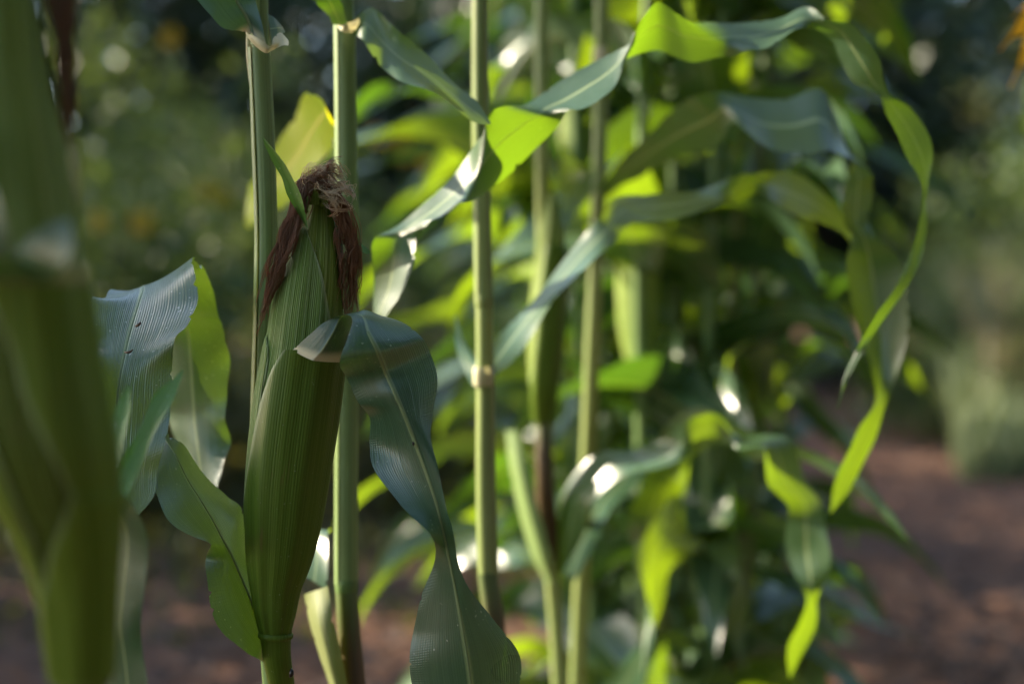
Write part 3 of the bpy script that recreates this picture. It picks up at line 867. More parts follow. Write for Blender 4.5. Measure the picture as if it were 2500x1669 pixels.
ring('shank_ring', P(673, 1550, 0.80), 38.0 * PXM, 0.0018, M_HUSK_OUT, ear, axis=unit(P(676, 1500, 0.80) - P(673, 1560, 0.80)), lip=0.0006)
E1.husk('husk_leaf', [(470, 760, 772), (500, 752, 790), (560, 742, 812), (640, 724, 824), (760, 700, (70,)), (900, 690, (75,)), (1100, (-10,), (80,)), (1300, (0,), (80,))], 0.0012, M_HUSK_IN, ear)
E1.husk('husk_leaf', [(468, 745, 756), (520, 730, 768), (600, (-120,), 748), (760, (-130,), 735), (1000, (-130,), 700)], 0.0010, M_HUSK_IN, ear)
E1.husk('husk_leaf', [(490, 796, 806), (540, 800, 824), (620, 812, (100,)), (760, 806, (130,)), (1000, 790, (140,))], 0.0014, M_HUSK_OUT, ear)
E1.husk('husk_leaf', [(560, 736, 758), (600, 716, 771), (640, (-100,), 784), (744, (-125,), 803), (850, (-130,), 815), (1000, (-130,), 812), (1200, (-130,), 780)], 0.0026, M_HUSK_MID, ear, lift=0.0020)
E1.husk('husk_leaf', [(817, 669, 673), (850, 660, 676), (900, (-90,), 672), (960, (-110,), 660), (1080, (-120,), 648), (1250, (-130,), 640)], 0.0040, M_HUSK_MID, ear, lift=0.0032)
E1.husk('husk_leaf', [(853, 718, (60,)), (862, 712, (85,)), (882, 700, (110,)), (910, 684, (130,)), (960, 665, (140,)), (1020, 651, (150,)), (1090, 638, (150,)), (1180, 622, (150,)), (1250, 611, (150,)), (1300, (-85,), (150,)), (1400, (-120,), (150,)), (1547, (-150,), (150,))], 0.0050, M_HUSK_OUT, ear, 120, 81, lift=0.0042, flare=0.002, foot=0.9)
# husk tips at the top
for (x0, y0, x1, y1, w0, dd) in ((752, 500, 741, 455, 10, -0.012), (768, 500, 770, 452, 12, -0.014), (790, 505, 800, 462, 10, -0.012), (778, 490, 790, 446, 9, -0.008), (745, 520, 752, 478, 6, -0.016)):
    ribbon('husk_tip', [(x0 - w0, y0, x0 + w0, y0, 0.80 + dd + 0.002), ((x0 + x1) / 2 - w0 * .7, (y0 + y1) / 2, (x0 + x1) / 2 + w0 * .7, (y0 + y1) / 2, 0.80 + dd + 0.001, 0.001), (x1 - 1, y1, x1 + 1, y1 + 2, 0.80 + dd)], M_HUSK_IN, ear, 14, 7)
# small flags on the husks
ribbon('husk_flag', [(746, 552, 752, 560, 0.782), (728, 520, 747, 530, 0.779, 0.001, 0.002), (704, 478, 738, 500, 0.776, 0.003, 0.003), (686, 440, 724, 450, 0.774, 0.003, 0.003), (664, 396, 701, 406, 0.772, 0.003, 0.003), (649, 362, 672, 368, 0.772, 0.002, 0.002), (641, 336, 643, 336, 0.773)], M_FLAG, ear, 50, 13, 0.0012, 120)
ribbon('husk_flag', [(862, 560, 868, 612, 0.80), (880, 592, 884, 616, 0.802, 0.002), (894, 604, 896, 620, 0.803, 0.001), (905, 614, 905, 618, 0.804)], M_FLAG, ear, 20, 7)
# silk
def g(*q):
    return [P(*a) for a in q]
strands('silk', [(g((760, 462, 0.798), (744, 440, 0.795), (735, 470, 0.788), (728, 505, 0.785), (700, 580, 0.783), (676, 655, 0.783), (656, 710, 0.785), (640, 770, 0.79), (630, 815, 0.80)), 190, 0.0014, 0.0019, 0.0019),
                 (g((765, 462, 0.798), (745, 446, 0.79), (730, 490, 0.785), (704, 570, 0.782), (676, 650, 0.782), (650, 730, 0.785)), 60, 0.0018, 0.0030, 0.0030),
                 (g((790, 460, 0.796), (815, 470, 0.79), (832, 510, 0.79), (846, 560, 0.792), (860, 600, 0.795), (862, 650, 0.797), (855, 700, 0.80), (852, 760, 0.802), (848, 790, 0.804)), 230, 0.0017, 0.0020, 0.0019),
                 (g((790, 455, 0.796), (812, 462, 0.79), (836, 530, 0.788), (850, 590, 0.79), (845, 640, 0.793), (850, 700, 0.797), (846, 770, 0.80)), 70, 0.0022, 0.003, 0.0028)],
        M_SILK, ear, 0.00025, 22, curl=0.0012, seed=3)
strands('silk', [(g((770, 470, 0.80), (775, 448, 0.796), (800, 432, 0.79), (830, 430, 0.79), (850, 446, 0.79)), 150, 0.0016, 0.0042, 0.003),
                 (g((772, 468, 0.80), (770, 440, 0.795), (785, 424, 0.79), (815, 420, 0.788), (838, 428, 0.79)), 120, 0.0016, 0.0036, 0.0026),
                 (g((775, 470, 0.80), (795, 455, 0.79), (822, 462, 0.786), (846, 474, 0.786), (862, 470, 0.788)), 90, 0.0018, 0.004, 0.003),
                 (g((780, 474, 0.795), (800, 480, 0.785), (822, 500, 0.783), (812, 508, 0.783), (800, 492, 0.784)), 60, 0.0015, 0.002, 0.002)],
        M_SILK_TOP, ear, 0.00017, 20, curl=0.0022, seed=4)
strands('silk', [(g((768, 466, 0.80), (752, 446, 0.793), (770, 434, 0.789), (800, 426, 0.788), (822, 430, 0.788)), 170, 0.0018, 0.0034, 0.0024)], M_SILK, ear, 0.00019, 18, curl=0.0016, seed=5)

# the drooping blade of the outer husk
ribbon('leaf', [((714, 854, 0.778), (764, 880, 0.7665), (834, 884, 0.776)),
                ((730, 840, 0.774), (786, 856, 0.764), (842, 852, 0.774)),
                ((762, 810, 0.769), (812, 814, 0.763), (856, 806, 0.776)),
                ((796, 784, 0.766), (838, 770, 0.765), (884, 764, 0.782)),
                ((852, 780, 0.757), (882, 770, 0.760), (936, 767, 0.786)),
                ((846, 828, 0.748), (900, 812, 0.753), (990, 786, 0.782)),
                ((828, 884, 0.746), (922, 856, 0.751), (1032, 822, 0.778)),
                ((850, 925, 0.764), (942, 908, 0.760), (1052, 866, 0.786)),
                ((880, 984, 0.766), (966, 962, 0.757), (1065, 932, 0.786)),
                ((903, 1022, 0.776), (988, 1014, 0.757), (1057, 1008, 0.776)),
                ((905, 1085, 0.782), (1016, 1086, 0.758), (1051, 1066, 0.764)),
                ((918, 1146, 0.772), (1042, 1156, 0.758), (1064, 1140, 0.756)),
                ((978, 1234, 0.754), (1066, 1230, 0.758), (1089, 1236, 0.754)),
                ((1050, 1300, 0.746), (1084, 1306, 0.759), (1104, 1306, 0.757)),
                ((1062, 1362, 0.770), (1098, 1372, 0.762), (1122, 1372, 0.762)),
                ((1034, 1450, 0.778), (1113, 1446, 0.764), (1150, 1450, 0.764)),
                ((1010, 1535, 0.778), (1128, 1526, 0.765), (1206, 1514, 0.774)),
                ((1000, 1605, 0.776), (1140, 1598, 0.766), (1264, 1588, 0.784)),
                ((1008, 1680, 0.776), (1152, 1684, 0.768), (1270, 1655, 0.786)),
                ((1040, 1790, 0.776), (1164, 1790, 0.770), (1250, 1770, 0.78)),
                ((1100, 1960, 0.778), (1175, 1960, 0.776), (1220, 1950, 0.778)),
                ((1180, 2120, 0.786), (1183, 2125, 0.786), (1187, 2120, 0.786))], M_LEAFB, ear, 260, 37, 0.0018, 80, 0.45, midrib=(0.19, 0.97), rib_r=0.0011)

# lower blade climbing away from the stalk base (seen beside the ear's foot)
ribbon('leaf', [((670, 1632, 0.806), (655, 1600, 0.808), (640, 1560, 0.812)),
                ((628, 1608, 0.796), (640, 1575, 0.806), (634, 1545, 0.818)),
                ((590, 1590, 0.784), (632, 1526, 0.806), (628, 1510, 0.826)),
                ((556, 1548, 0.776), (618, 1482, 0.804), (622, 1456, 0.832)),
                ((525, 1470, 0.778), (600, 1434, 0.802), (606, 1396, 0.834)),
                ((507, 1400, 0.784), (578, 1384, 0.798), (594, 1340, 0.832)),
                ((503, 1356, 0.790), (563, 1350, 0.794), (588, 1290, 0.830)),
                ((500, 1334, 0.764), (543, 1314, 0.790), (592, 1232, 0.826)),
                ((462, 1312, 0.758), (521, 1272, 0.786), (568, 1206, 0.824)),
                ((415, 1262, 0.758), (492, 1222, 0.784), (512, 1172, 0.822)),
                ((390, 1205, 0.766), (460, 1172, 0.784), (466, 1118, 0.814)),
                ((383, 1145, 0.776), (428, 1108, 0.788), (422, 1080, 0.804)),
                ((380, 1080, 0.80), (396, 1062, 0.80), (408, 1050, 0.808)),
                ((362, 1010, 0.83), (368, 1005, 0.83), (374, 1000, 0.83))], M_LEAFB, hp, 150, 25, 0.0030, 90, 0.5, midrib=(0.06, 0.92), rib_r=0.0011)

# the folded leaf: climbs behind, bends over and hangs towards us
ribbon('leaf', [(600, 1370, 632, 1400, 0.842, 0.004), (520, 1290, 600, 1310, 0.875, 0.006), (455, 1180, 540, 1170, 0.905, 0.010), (425, 1090, 552, 1090, 0.915, 0.010, -0.006), (405, 1000, 557, 1000, 0.92, 0.008, -0.008),
                (395, 900, 556, 890, 0.915, 0.004, -0.010), (385, 820, 546, 800, 0.905, 0.0, -0.008), (350, 760, 526, 736, 0.885, 0.0, -0.004),
                ((290, 728, 0.862), (390, 706, 0.868), (505, 672, 0.872)),
                ((245, 722, 0.835), (352, 698, 0.845), (484, 636, 0.852)),
                ((235, 732, 0.812), (345, 716, 0.822), (472, 640, 0.828)),
                ((226, 770, 0.794), (332, 758, 0.805), (480, 690, 0.800)),
                ((228, 831, 0.782), (314, 820, 0.790), (466, 770, 0.784)),
                ((240, 890, 0.772), (300, 882, 0.780), (436, 826, 0.778)),
                ((252, 960, 0.766), (288, 950, 0.774), (421, 880, 0.776)),
                ((258, 1040, 0.762), (282, 1030, 0.770), (419, 960, 0.774)),
                ((264, 1110, 0.760), (280, 1100, 0.767), (410, 1050, 0.770)),
                ((272, 1180, 0.760), (284, 1170, 0.765), (386, 1140, 0.768)),
                ((286, 1240, 0.760), (294, 1232, 0.764), (376, 1210, 0.764)),
                ((298, 1276, 0.760), (306, 1274, 0.761), (330, 1266, 0.762))], M_LEAF, hp, 220, 33, 0.0036, 110, 0.55, seed=4, midrib=(0.45, 0.93), rib_r=0.0010)

# ---------------- second stalk just behind -------------------------------------------
D1 = 0.93
p2 = thing('corn_plant', 'bare corn stalk with a dark joint just behind the ear with brown silk', 'corn plant', tuple(P(855, 1669, D1) * np.array([1, 1, 0])), CORN)
PX1 = D1 / F_PX
path = stalk_path([(838, -60, D1), (842, 60, D1), (846, 400, D1), (848, 800, D1), (846, 1200, D1), (846, 1425, D1), (852, 1540, D1), (862, 1669, D1)])
make_stalk(p2, path, 0.0066, [P(0, 1427, D1)[2]], M_STALK, 0.72, 1.25)
sheath(p2, [(842, 62, D1), (845, 300, D1), (847, 600, D1), (848, 800, D1), (846, 1200, D1), (846, 1424, D1)], [25 * PX1, 25.5 * PX1, 27 * PX1, 27 * PX1, 27 * PX1, 27 * PX1], [-30] * 6, [322] * 6, M_SHEATH)
tube('reddened_base', [P(846, 1436, D1), P(852, 1540, D1), P(862, 1669, D1), P(868, 1800, D1)], [27.2 * PX1, 28.5 * PX1, 30 * PX1, 31 * PX1], M_STALK_RED, p2, 24, 18)
ribbon('leaf', [(812, 60, 850, 66, 0.905, 0.002), (800, 36, 842, 40, 0.90, 0.003), (776, 10, 830, -10, 0.89, 0.004), (735, -30, 800, -70, 0.89, 0.006), (650, -90, 700, -140, 0.89, 0.006), (560, -100, 570, -120, 0.89)], M_LEAF_MID, p2, 40, 11, 0.002, 50)
ribbon('collar', [((812, 44, 0.915), (820, 56, 0.908), (826, 66, 0.908)), ((836, 78, 0.903), (842, 68, 0.902), (846, 56, 0.902)), ((862, 78, 0.908), (866, 66, 0.907), (862, 52, 0.908)), ((876, 60, 0.918), (878, 52, 0.918), (876, 44, 0.919))], M_CREAM, p2, 24, 7)
# dark blade crossing behind, from its collar down towards the next stalk
ribbon('leaf', [(864, 84, 868, 44, 0.928, 0.0), (884, 96, 900, 20, 0.92, -0.01), (935, 160, 930, 40, 0.91, -0.012, 0.004), (985, 196, 975, 90, 0.90, -0.014, 0.004), (1050, 232, 1050, 140, 0.895, -0.014, 0.004), (1110, 272, 1120, 204, 0.888, -0.010, 0.003), (1158, 300, 1168, 250, 0.882, -0.006, 0.002), (1196, 306, 1198, 300, 0.88)], M_LEAF_MID, p2, 70, 13, 0.003, 40)
# yellowing blade caught by the sun
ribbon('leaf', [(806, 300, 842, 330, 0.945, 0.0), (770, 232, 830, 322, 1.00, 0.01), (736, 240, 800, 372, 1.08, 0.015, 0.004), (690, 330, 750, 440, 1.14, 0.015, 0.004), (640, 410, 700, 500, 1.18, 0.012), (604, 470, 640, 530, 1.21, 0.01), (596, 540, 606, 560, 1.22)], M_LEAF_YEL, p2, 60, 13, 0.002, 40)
# pale dry sheath at the foot
ribbon('dry_sheath', [(742, 1450, 800, 1430, 0.92, 0.01), (756, 1520, 812, 1500, 0.92, 0.012, -0.01), (780, 1600, 832, 1590, 0.92, 0.012, -0.012), (806, 1680, 850, 1680, 0.925, 0.012, -0.012), (830, 1820, 866, 1820, 0.93, 0.01, -0.012)], mat_leaf('dry_sheath', (0.09, 0.14, 0.03), (0.20, 0.22, 0.07), (0.35, 0.4, 0.05), 0.25, 0.5, rib=(0.25, 0.28, 0.1), freq=14.0), p2, 40, 13)
ribbon('leaf', [(735, 1400, 800, 1440, 0.945, 0.006), (752, 1330, 800, 1370, 0.965, 0.01), (768, 1290, 800, 1300, 0.98, 0.006), (790, 1310, 812, 1290, 1.0)], M_LEAF_MID, p2, 24, 9)

# the long twisting blade that arches over the row
ribbon('leaf', [(872, 930, 850, 950, 0.961, 0.003), (905, 860, 915, 880, 0.954, 0.006), (908, 760, 946, 772, 0.944, 0.010), (912, 690, 986, 712, 0.936, 0.012, 0.004), (911, 620, 1010, 640, 0.931, 0.010, 0.006), (914, 584, 1016, 578, 0.931, 0.002, 0.004),
                (962, 556, 1044, 544, 0.931, 0.012, 0.003), (1020, 506, 1082, 528, 0.928, 0.016, 0.004), (1090, 442, 1124, 500, 0.926, 0.018, 0.004), (1148, 372, 1142, 496, 0.924, 0.016, 0.002),
                (1172, 340, 1172, 480, 0.922, -0.004, -0.004), (1190, 280, 1240, 432, 0.922, -0.018, -0.005), (1222, 262, 1306, 368, 0.924, -0.018, -0.005), (1258, 258, 1358, 312, 0.926, -0.010, -0.003),
                (1290, 248, 1386, 276, 0.928, 0.010, 0.002), (1336, 222, 1412, 270, 0.930, 0.018, 0.003), (1409, 176, 1456, 248, 0.932, 0.018, 0.003), (1480, 140, 1496, 210, 0.934, 0.014, 0.002),
                (1532, 108, 1520, 160, 0.936, 0.004, 0), (1556, 76, 1534, 140, 0.938, -0.012, -0.003), (1602, 8, 1606, 122, 0.941, -0.020, -0.004), (1650, 30, 1690, 152, 0.944, -0.020, -0.004), (1694, 54, 1770, 142, 0.946, -0.010, -0.003),
                (1752, 54, 1816, 124, 0.948, 0.012, 0.002), (1826, 52, 1868, 120, 0.950, 0.020, 0.003), (1900, 42, 1914, 96, 0.952, 0.018, 0.003), (1968, 20, 1958, 70, 0.954, 0.010, 0.002),
                (2018, 42, 1990, 74, 0.956, -0.008, -0.002), (2070, 54, 2030, 104, 0.958, -0.016, -0.003), (2114, 98, 2050, 150, 0.960, -0.018, -0.003), (2146, 150, 2078, 194, 0.962, -0.014, -0.003), (2156, 200, 2118, 216, 0.964, -0.006),
                (2176, 236, 2148, 236, 0.965, 0.0), (2216, 262, 2164, 276, 0.966, 0.008, 0.002), (2256, 312, 2196, 336, 0.968, 0.010, 0.002), (2279, 376, 2226, 402, 0.969, 0.008), (2274, 430, 2246, 446, 0.970, 0.004), (2264, 480, 2250, 484, 0.971, 0.0),
                (2262, 556, 2240, 556, 0.972, 0.002), (2246, 630, 2222, 626, 0.972, 0.002), (2214, 704, 2190, 696, 0.973, 0.002), (2164, 772, 2142, 762, 0.974, 0.002), (2118, 838, 2102, 832, 0.974), (2076, 910, 2066, 906, 0.975), (2044, 1000, 2042, 998, 0.976)],
       M_LEAF_LONG, p2, 420, 17, 0.0012, 70, 0.5)

# ---------------- thick ear close to the camera --------------------------------------
fp = thing('corn_plant', 'big blurred corn ear and shank standing closest at the edge of the scene', 'corn plant', tuple(P(-190, 1669, 0.52) * np.array([1, 1, 0])), CORN)
DF = 0.50
path = stalk_path([(-210, -60, 0.535), (-205, 400, 0.535), (-190, 900, 0.535), (-170, 1400, 0.53), (-150, 1700, 0.53)])
make_stalk(fp, path, 0.009, [0.45, 0.62], M_STALK, 0.7, 1.2)
E2 = Ear([(y, a + 4, b - (8 if y > 600 else 2), DF) for (y, a, b) in ((-330, -20, 0), (-150, -70, 36), (0, -95, 82), (160, -108, 112), (320, -112, 146), (480, -112, 175), (600, -110, 196), (665, -108, 206), (835, -98, 229), (968, -88, 254), (1101, -62, 276),
          (1207, -14, 281), (1314, 48, 277), (1400, 88, 272), (1473, 108, 268), (1580, 128, 263), (1655, 140, 258))])
ear2 = E2.body('ear', M_HUSK_IN, fp)
E2.husk('husk_leaf', [(672, (-140,), (140,)), (700, (-142,), (142,)), (835, (-140,), (140,)), (1000, (-140,), (140,)), (1200, (-150,), (150,)), (1400, (-150,), (150,))], 0.0010, M_HUSK_DARK, ear2)
E2.husk('husk_leaf', [(690, 10, (120,)), (760, 44, (130,)), (835, 76, (140,)), (970, 116, (140,)), (1090, 166, (140,)), (1200, 205, (140,)), (1300, 220, (140,))], 0.0028, M_HUSK_FG, ear2, lift=0.0022)
E2.husk('husk_leaf', [(1190, 206, (150,)), (1260, 186, (150,)), (1370, 152, (150,)), (1450, 140, (150,)), (1560, 130, (150,)), (1652, (-80,), (150,))], 0.0036, M_HUSK_FG, ear2, lift=0.003)
E2.husk('husk_leaf', [(700, (-130,), -60), (835, (-130,), -10), (970, (-130,), 20), (1101, (-130,), 60), (1250, (-130,), 110), (1400, (-130,), 140), (1500, (-130,), 140)], 0.0024, M_HUSK_FG, ear2, lift=0.0018)
PXF = DF / F_PX
E2.husk('collar', [(640, (-118,), (100,)), (655, (-122,), (112,)), (676, (-125,), (118,)), (700, (-125,), (120,))], 0.0030, mat_plain('ear_collar', (0.20, 0.23, 0.05), (0.28, 0.30, 0.08), rough=0.5, scale=60), ear2, 20, 40, lift=0.0012)
tube('shank', [P(199, 1650, DF), P(204, 1720, DF), P(160, 1900, 0.515), P(60, 2150, 0.53), P(-130, 2300, 0.53)], [56 * PXF, 52 * PXF, 46 * PXF, 42 * PXF, 40 * PXF], M_HUSK_FG, ear2, 24, 20)
ring('shank_ring', P(199, 1654, DF), 60 * PXF, 0.0024, M_HUSK_IN, ear2, axis=UP, lip=0.0012)
strands('silk', [(g((120, -300, 0.515), (140, -120, 0.515), (150, 20, 0.512), (158, 140, 0.51), (164, 250, 0.51), (170, 345, 0.51)), 260, 0.0022, 0.0014, 0.0012)], M_SILK, ear2, 0.0003, 14, seed=9)
ribbon('husk_flag', [(150, 420, 196, 640, 0.515, 0.004), (166, 370, 196, 420, 0.513, 0.002), (176, 340, 190, 372, 0.512, 0.001), (182, 330, 186, 336, 0.512)], M_HUSK_IN, ear2, 20, 7)
ribbon('leaf', [(-30, 690, 140, 690, 0.478, 0.0), (-60, 650, 70, 650, 0.466, 0.0), (-90, 600, 44, 640, 0.458, 0.004, -0.004), (-120, 500, 10, 560, 0.455, 0.006), (-160, 380, -20, 440, 0.46, 0.006), (-260, 260, -160, 300, 0.47, 0.006), (-420, 240, -400, 250, 0.48)], M_LEAF, ear2, 50, 13, 0.001, 60)
ribbon('leaf', [(40, 640, 130, 680, 0.474, 0.004), (46, 600, 158, 650, 0.466, 0.012), (100, 556, 176, 610, 0.462, 0.012), (158, 530, 178, 548, 0.466, 0.004)], M_LEAF, ear2, 24, 9)
ribbon('husk_flag', [(196, 1480, 226, 1490, 0.516, 0.002), (226, 1350, 250, 1362, 0.585, 0.002), (256, 1250, 284, 1268, 0.65, 0.002), (300, 1120, 334, 1156, 0.662, 0.003, 0.003), (346, 1026, 376, 1070, 0.668, 0.003, 0.003), (378, 962, 412, 1000, 0.674, 0.003, 0.002), (420, 926, 436, 944, 0.68, 0.001), (446, 902, 449, 904, 0.685)], M_FLAG, ear2, 40, 11, 0.0012, 90)
ribbon('husk_flag', [(196, 1440, 222, 1440, 0.518, 0.002), (232, 1280, 256, 1286, 0.60, 0.002), (262, 1160, 286, 1160, 0.65, 0.002), (268, 1060, 304, 1060, 0.655, 0.003, 0.002), (284, 990, 318, 990, 0.66, 0.002, 0.002), (312, 938, 318, 940, 0.665)], M_FLAG, ear2, 30, 9, 0.001, 90)
ribbon('leaf', [(-178, 1120, -160, 1170, 0.532, 0.0), (-20, 1100, 20, 1170, 0.56, 0.0), (150, 1150, 210, 1180, 0.60, 0.0), (230, 1230, 330, 1230, 0.64, 0.004), (270, 1300, 362, 1300, 0.655, 0.008, -0.004), (262, 1440, 352, 1440, 0.66, 0.010, -0.004), (262, 1530, 336, 1520, 0.662, 0.008, -0.003), (262, 1600, 344, 1590, 0.664, 0.004), (258, 1690, 368, 1680, 0.668, 0.006), (270, 1850, 380, 1850, 0.675, 0.006), (320, 2100, 330, 2100, 0.68)], M_LEAF, fp, 80, 13, 0.0015, 60)
for (z, az, L) in ((0.35, -1.9, 0.6), (0.55, 1.9, 0.55)):
    auto_leaf(fp, stalk_at(path, z), az, L, 0.06, 0.7, -0.9, 0.4, mat=M_LEAF_MID, seed=int(z * 100))

# ---------------- plants of the row behind ------------------------------------------
def row_plant(label, pts, rad, nodes, mid=0, z_top=2.15, mat=None, low=2, seed=0, high=3):
    x, y, _ = P(*pts[-1])
    pl = thing('corn_plant', label, 'corn plant', (x, y, 0), CORN)
    path = stalk_path(pts, z_top)
    make_stalk(pl, path, rad, nodes, mat or M_STALK_FAR, 0.75, 1.2)
    r = np.random.default_rng(seed + 500)
    az = r.uniform(0, 6.28)
    for k in range(low):
        z = 0.22 + 0.2 * k
        auto_leaf(pl, stalk_at(path, z), az + math.pi * k + r.normal(0, 0.4), r.uniform(0.45, 0.65), 0.06, 0.8, -1.0, r.normal(0, 0.6), seed=seed * 10 + k)
    for k in range(mid):
        z = 0.62 + 0.17 * k
        auto_leaf(pl, stalk_at(path, z), az + math.pi * k + r.normal(0, 0.5), r.uniform(0.5, 0.7), 0.085, 0.9, -1.0, r.normal(0, 0.8), seed=seed * 10 + 40 + k)
    for k in range(high):
        z = 1.42 + 0.2 * k
        auto_leaf(pl, stalk_at(path, min(z, z_top - 0.05)), az + math.pi * k + r.normal(0, 0.4), r.uniform(0.5, 0.75), 0.075, 1.1, -0.9, r.normal(0, 0.6), seed=seed * 10 + 5 + k)
    return pl, path

p4, path4 = row_plant('corn stalk with a pale sunlit edge crossed by the long twisting leaf', [(1172, -60, 1.02), (1174, 300, 1.02), (1182, 740, 1.02), (1184, 915, 1.02), (1186, 1200, 1.02), (1192, 1400, 1.02), (1204, 1500, 1.02), (1215, 1669, 1.02)], 0.0062,
                      [P(0, 742, 1.02)[2], P(0, 915, 1.02)[2], P(0, 1390, 1.02)[2]], seed=1, high=0)
tube('reddened_base', [P(1190, 1396, 1.02), P(1204, 1500, 1.02), P(1215, 1669, 1.02), P(1220, 1800, 1.02)], [0.0073, 0.0077, 0.008, 0.0082], M_STALK_RED, p4, 20, 16)
k4 = 1.02 / F_PX
sheath(p4, [(1172, -60, 1.02), (1174, 300, 1.02), (1182, 730, 1.02)], [18.5 * k4, 20.5 * k4, 22 * k4], [40, 25, -20], [372, 350, 320], M_STALK_FAR, 60, 30)
sheath(p4, [(1185, 930, 1.02), (1186, 1200, 1.02), (1191, 1385, 1.02)], [22 * k4, 23.5 * k4, 24.5 * k4], [-150, -140, -130], [190, 205, 215], M_STALK_FAR, 60, 30)
ring('collar', P(1180, 918, 1.018), 0.0068, 0.007, M_CREAM, p4)
ribbon('leaf', [(1150, 940, 1180, 930, 1.02, 0.0), (1126, 890, 1172, 900, 1.03, 0.006), (1110, 830, 1150, 862, 1.05, 0.008), (1112, 800, 1128, 816, 1.07, 0.004), (1110, 770, 1112, 770, 1.09)], M_LEAF_MID, p4, 30, 9)
ribbon('leaf', [(1180, 900, 1196, 925, 1.02, 0.002), (1200, 850, 1240, 890, 1.04, 0.010), (1244, 790, 1300, 810, 1.06, 0.016, 0.004), (1330, 690, 1372, 716, 1.07, 0.020, 0.004), (1410, 590, 1450, 640, 1.08, 0.018, 0.003), (1466, 530, 1500, 590, 1.09, 0.006),
                (1500, 490, 1540, 540, 1.10, 0.010), (1600, 470, 1640, 536, 1.11, 0.018, 0.003), (1700, 462, 1730, 510, 1.12, 0.014, 0.003), (1800, 430, 1800, 490, 1.125, -0.006), (1836, 424, 1846, 470, 1.13, -0.006), (1880, 424, 1880, 484, 1.13, 0.014, 0.002), (1950, 430, 1940, 520, 1.135, 0.018, 0.003), (2020, 480, 2000, 540, 1.14, 0.012, 0.002), (2080, 560, 2060, 570, 1.15, 0.004), (2100, 640, 2098, 640, 1.16)], M_LEAF_MID, p4, 160, 13, 0.002, 40)
# sheath with ear on the stalk further back
p5, path5 = row_plant('corn plant with a green ear above a forked joint in the middle of the row', [(1322, -60, 1.32), (1322, 300, 1.32), (1328, 700, 1.34), (1332, 1000, 1.34), (1336, 1200, 1.34), (1345, 1380, 1.33), (1356, 1500, 1.33), (1366, 1669, 1.33)], 0.0066, [P(0, 1380, 1.33)[2]], seed=2, high=1)
E5 = Ear([(470, 1346, 1356, 1.29), (560, 1316, 1376, 1.29), (660, 1302, 1378, 1.29), (780, 1290, 1374, 1.29), (880, 1288, 1364, 1.29), (960, 1296, 1352, 1.29), (1040, 1308, 1340, 1.30)], 0.0005)
ear5 = E5.body('ear', M_HUSK_IN, p5, 40, 30)
E5.husk('husk_leaf', [(600, 1330, (120,)), (700, 1316, (130,)), (850, 1304, (140,)), (1030, (-100,), (140,))], 0.003, M_HUSK_OUT, ear5, 30, 20)
# strands('silk', [(g((1350, 490, 1.29), (1345, 465, 1.285), (1325, 520, 1.27), (1312, 600, 1.27)), 60, 0.003, 0.004, 0.003)], M_SILK, ear5, 0.0005, 8, seed=12)
tube('reddened_stem', [P(1326, 985, 1.30), P(1330, 1150, 1.30), P(1338, 1300, 1.31), P(1346, 1390, 1.315)], [0.006, 0.0085, 0.0095, 0.0085], M_STALK_RED, p5, 24, 16)
ribbon('leaf_sheath', [(1232, 1050, 1262, 1050, 1.30, 0.004), (1244, 1140, 1290, 1150, 1.295, 0.008, -0.006), (1266, 1250, 1320, 1260, 1.295, 0.010, -0.008), (1300, 1360, 1350, 1360, 1.30, 0.010, -0.010), (1330, 1420, 1366, 1420, 1.31, 0.006, -0.010)], M_SHEATH, p5, 40, 11)
ribbon('leaf', [(1340, 1390, 1370, 1400, 1.31, 0.004), (1360, 1270, 1420, 1310, 1.30, 0.012, -0.004), (1380, 1180, 1440, 1240, 1.29, 0.016, -0.004), (1460, 1105, 1510, 1170, 1.27, 0.018, 0.003), (1556, 1100, 1580, 1150, 1.25, 0.018, 0.003), (1630, 1068, 1660, 1120, 1.235, 0.010), (1690, 1022, 1720, 1090, 1.22, -0.012), (1746, 1012, 1770, 1080, 1.21, -0.008), (1800, 1060, 1806, 1098, 1.20, 0.010),
                (1880, 1056, 1862, 1100, 1.19, 0.012), (1928, 1072, 1866, 1136, 1.185, 0.010), (1962, 1170, 1880, 1186, 1.18, 0.006), (2004, 1228, 1924, 1234, 1.18, 0.0), (2018, 1300, 1918, 1290, 1.18, -0.008), (2028, 1356, 1916, 1340, 1.18, -0.012, 0.003), (2016, 1412, 1940, 1400, 1.18, -0.008), (1998, 1456, 1966, 1452, 1.18, 0.0), (1994, 1520, 1952, 1510, 1.18, 0.004), (1954, 1600, 1922, 1584, 1.18, 0.004), (1930, 1655, 1926, 1652, 1.185)], M_LEAF_MID, p5, 220, 13, 0.002, 40)
ribbon('leaf', [(1375, 1400, 1400, 1420, 1.33, 0.004), (1400, 1300, 1450, 1330, 1.36, 0.01), (1440, 1220, 1490, 1250, 1.40, 0.012, 0.003), (1490, 1150, 1540, 1200, 1.43, 0.012), (1560, 1090, 1600, 1130, 1.46, 0.01), (1640, 1110, 1650, 1130, 1.5)], M_LEAF_MID, p5, 50, 9, 0.002, 40)

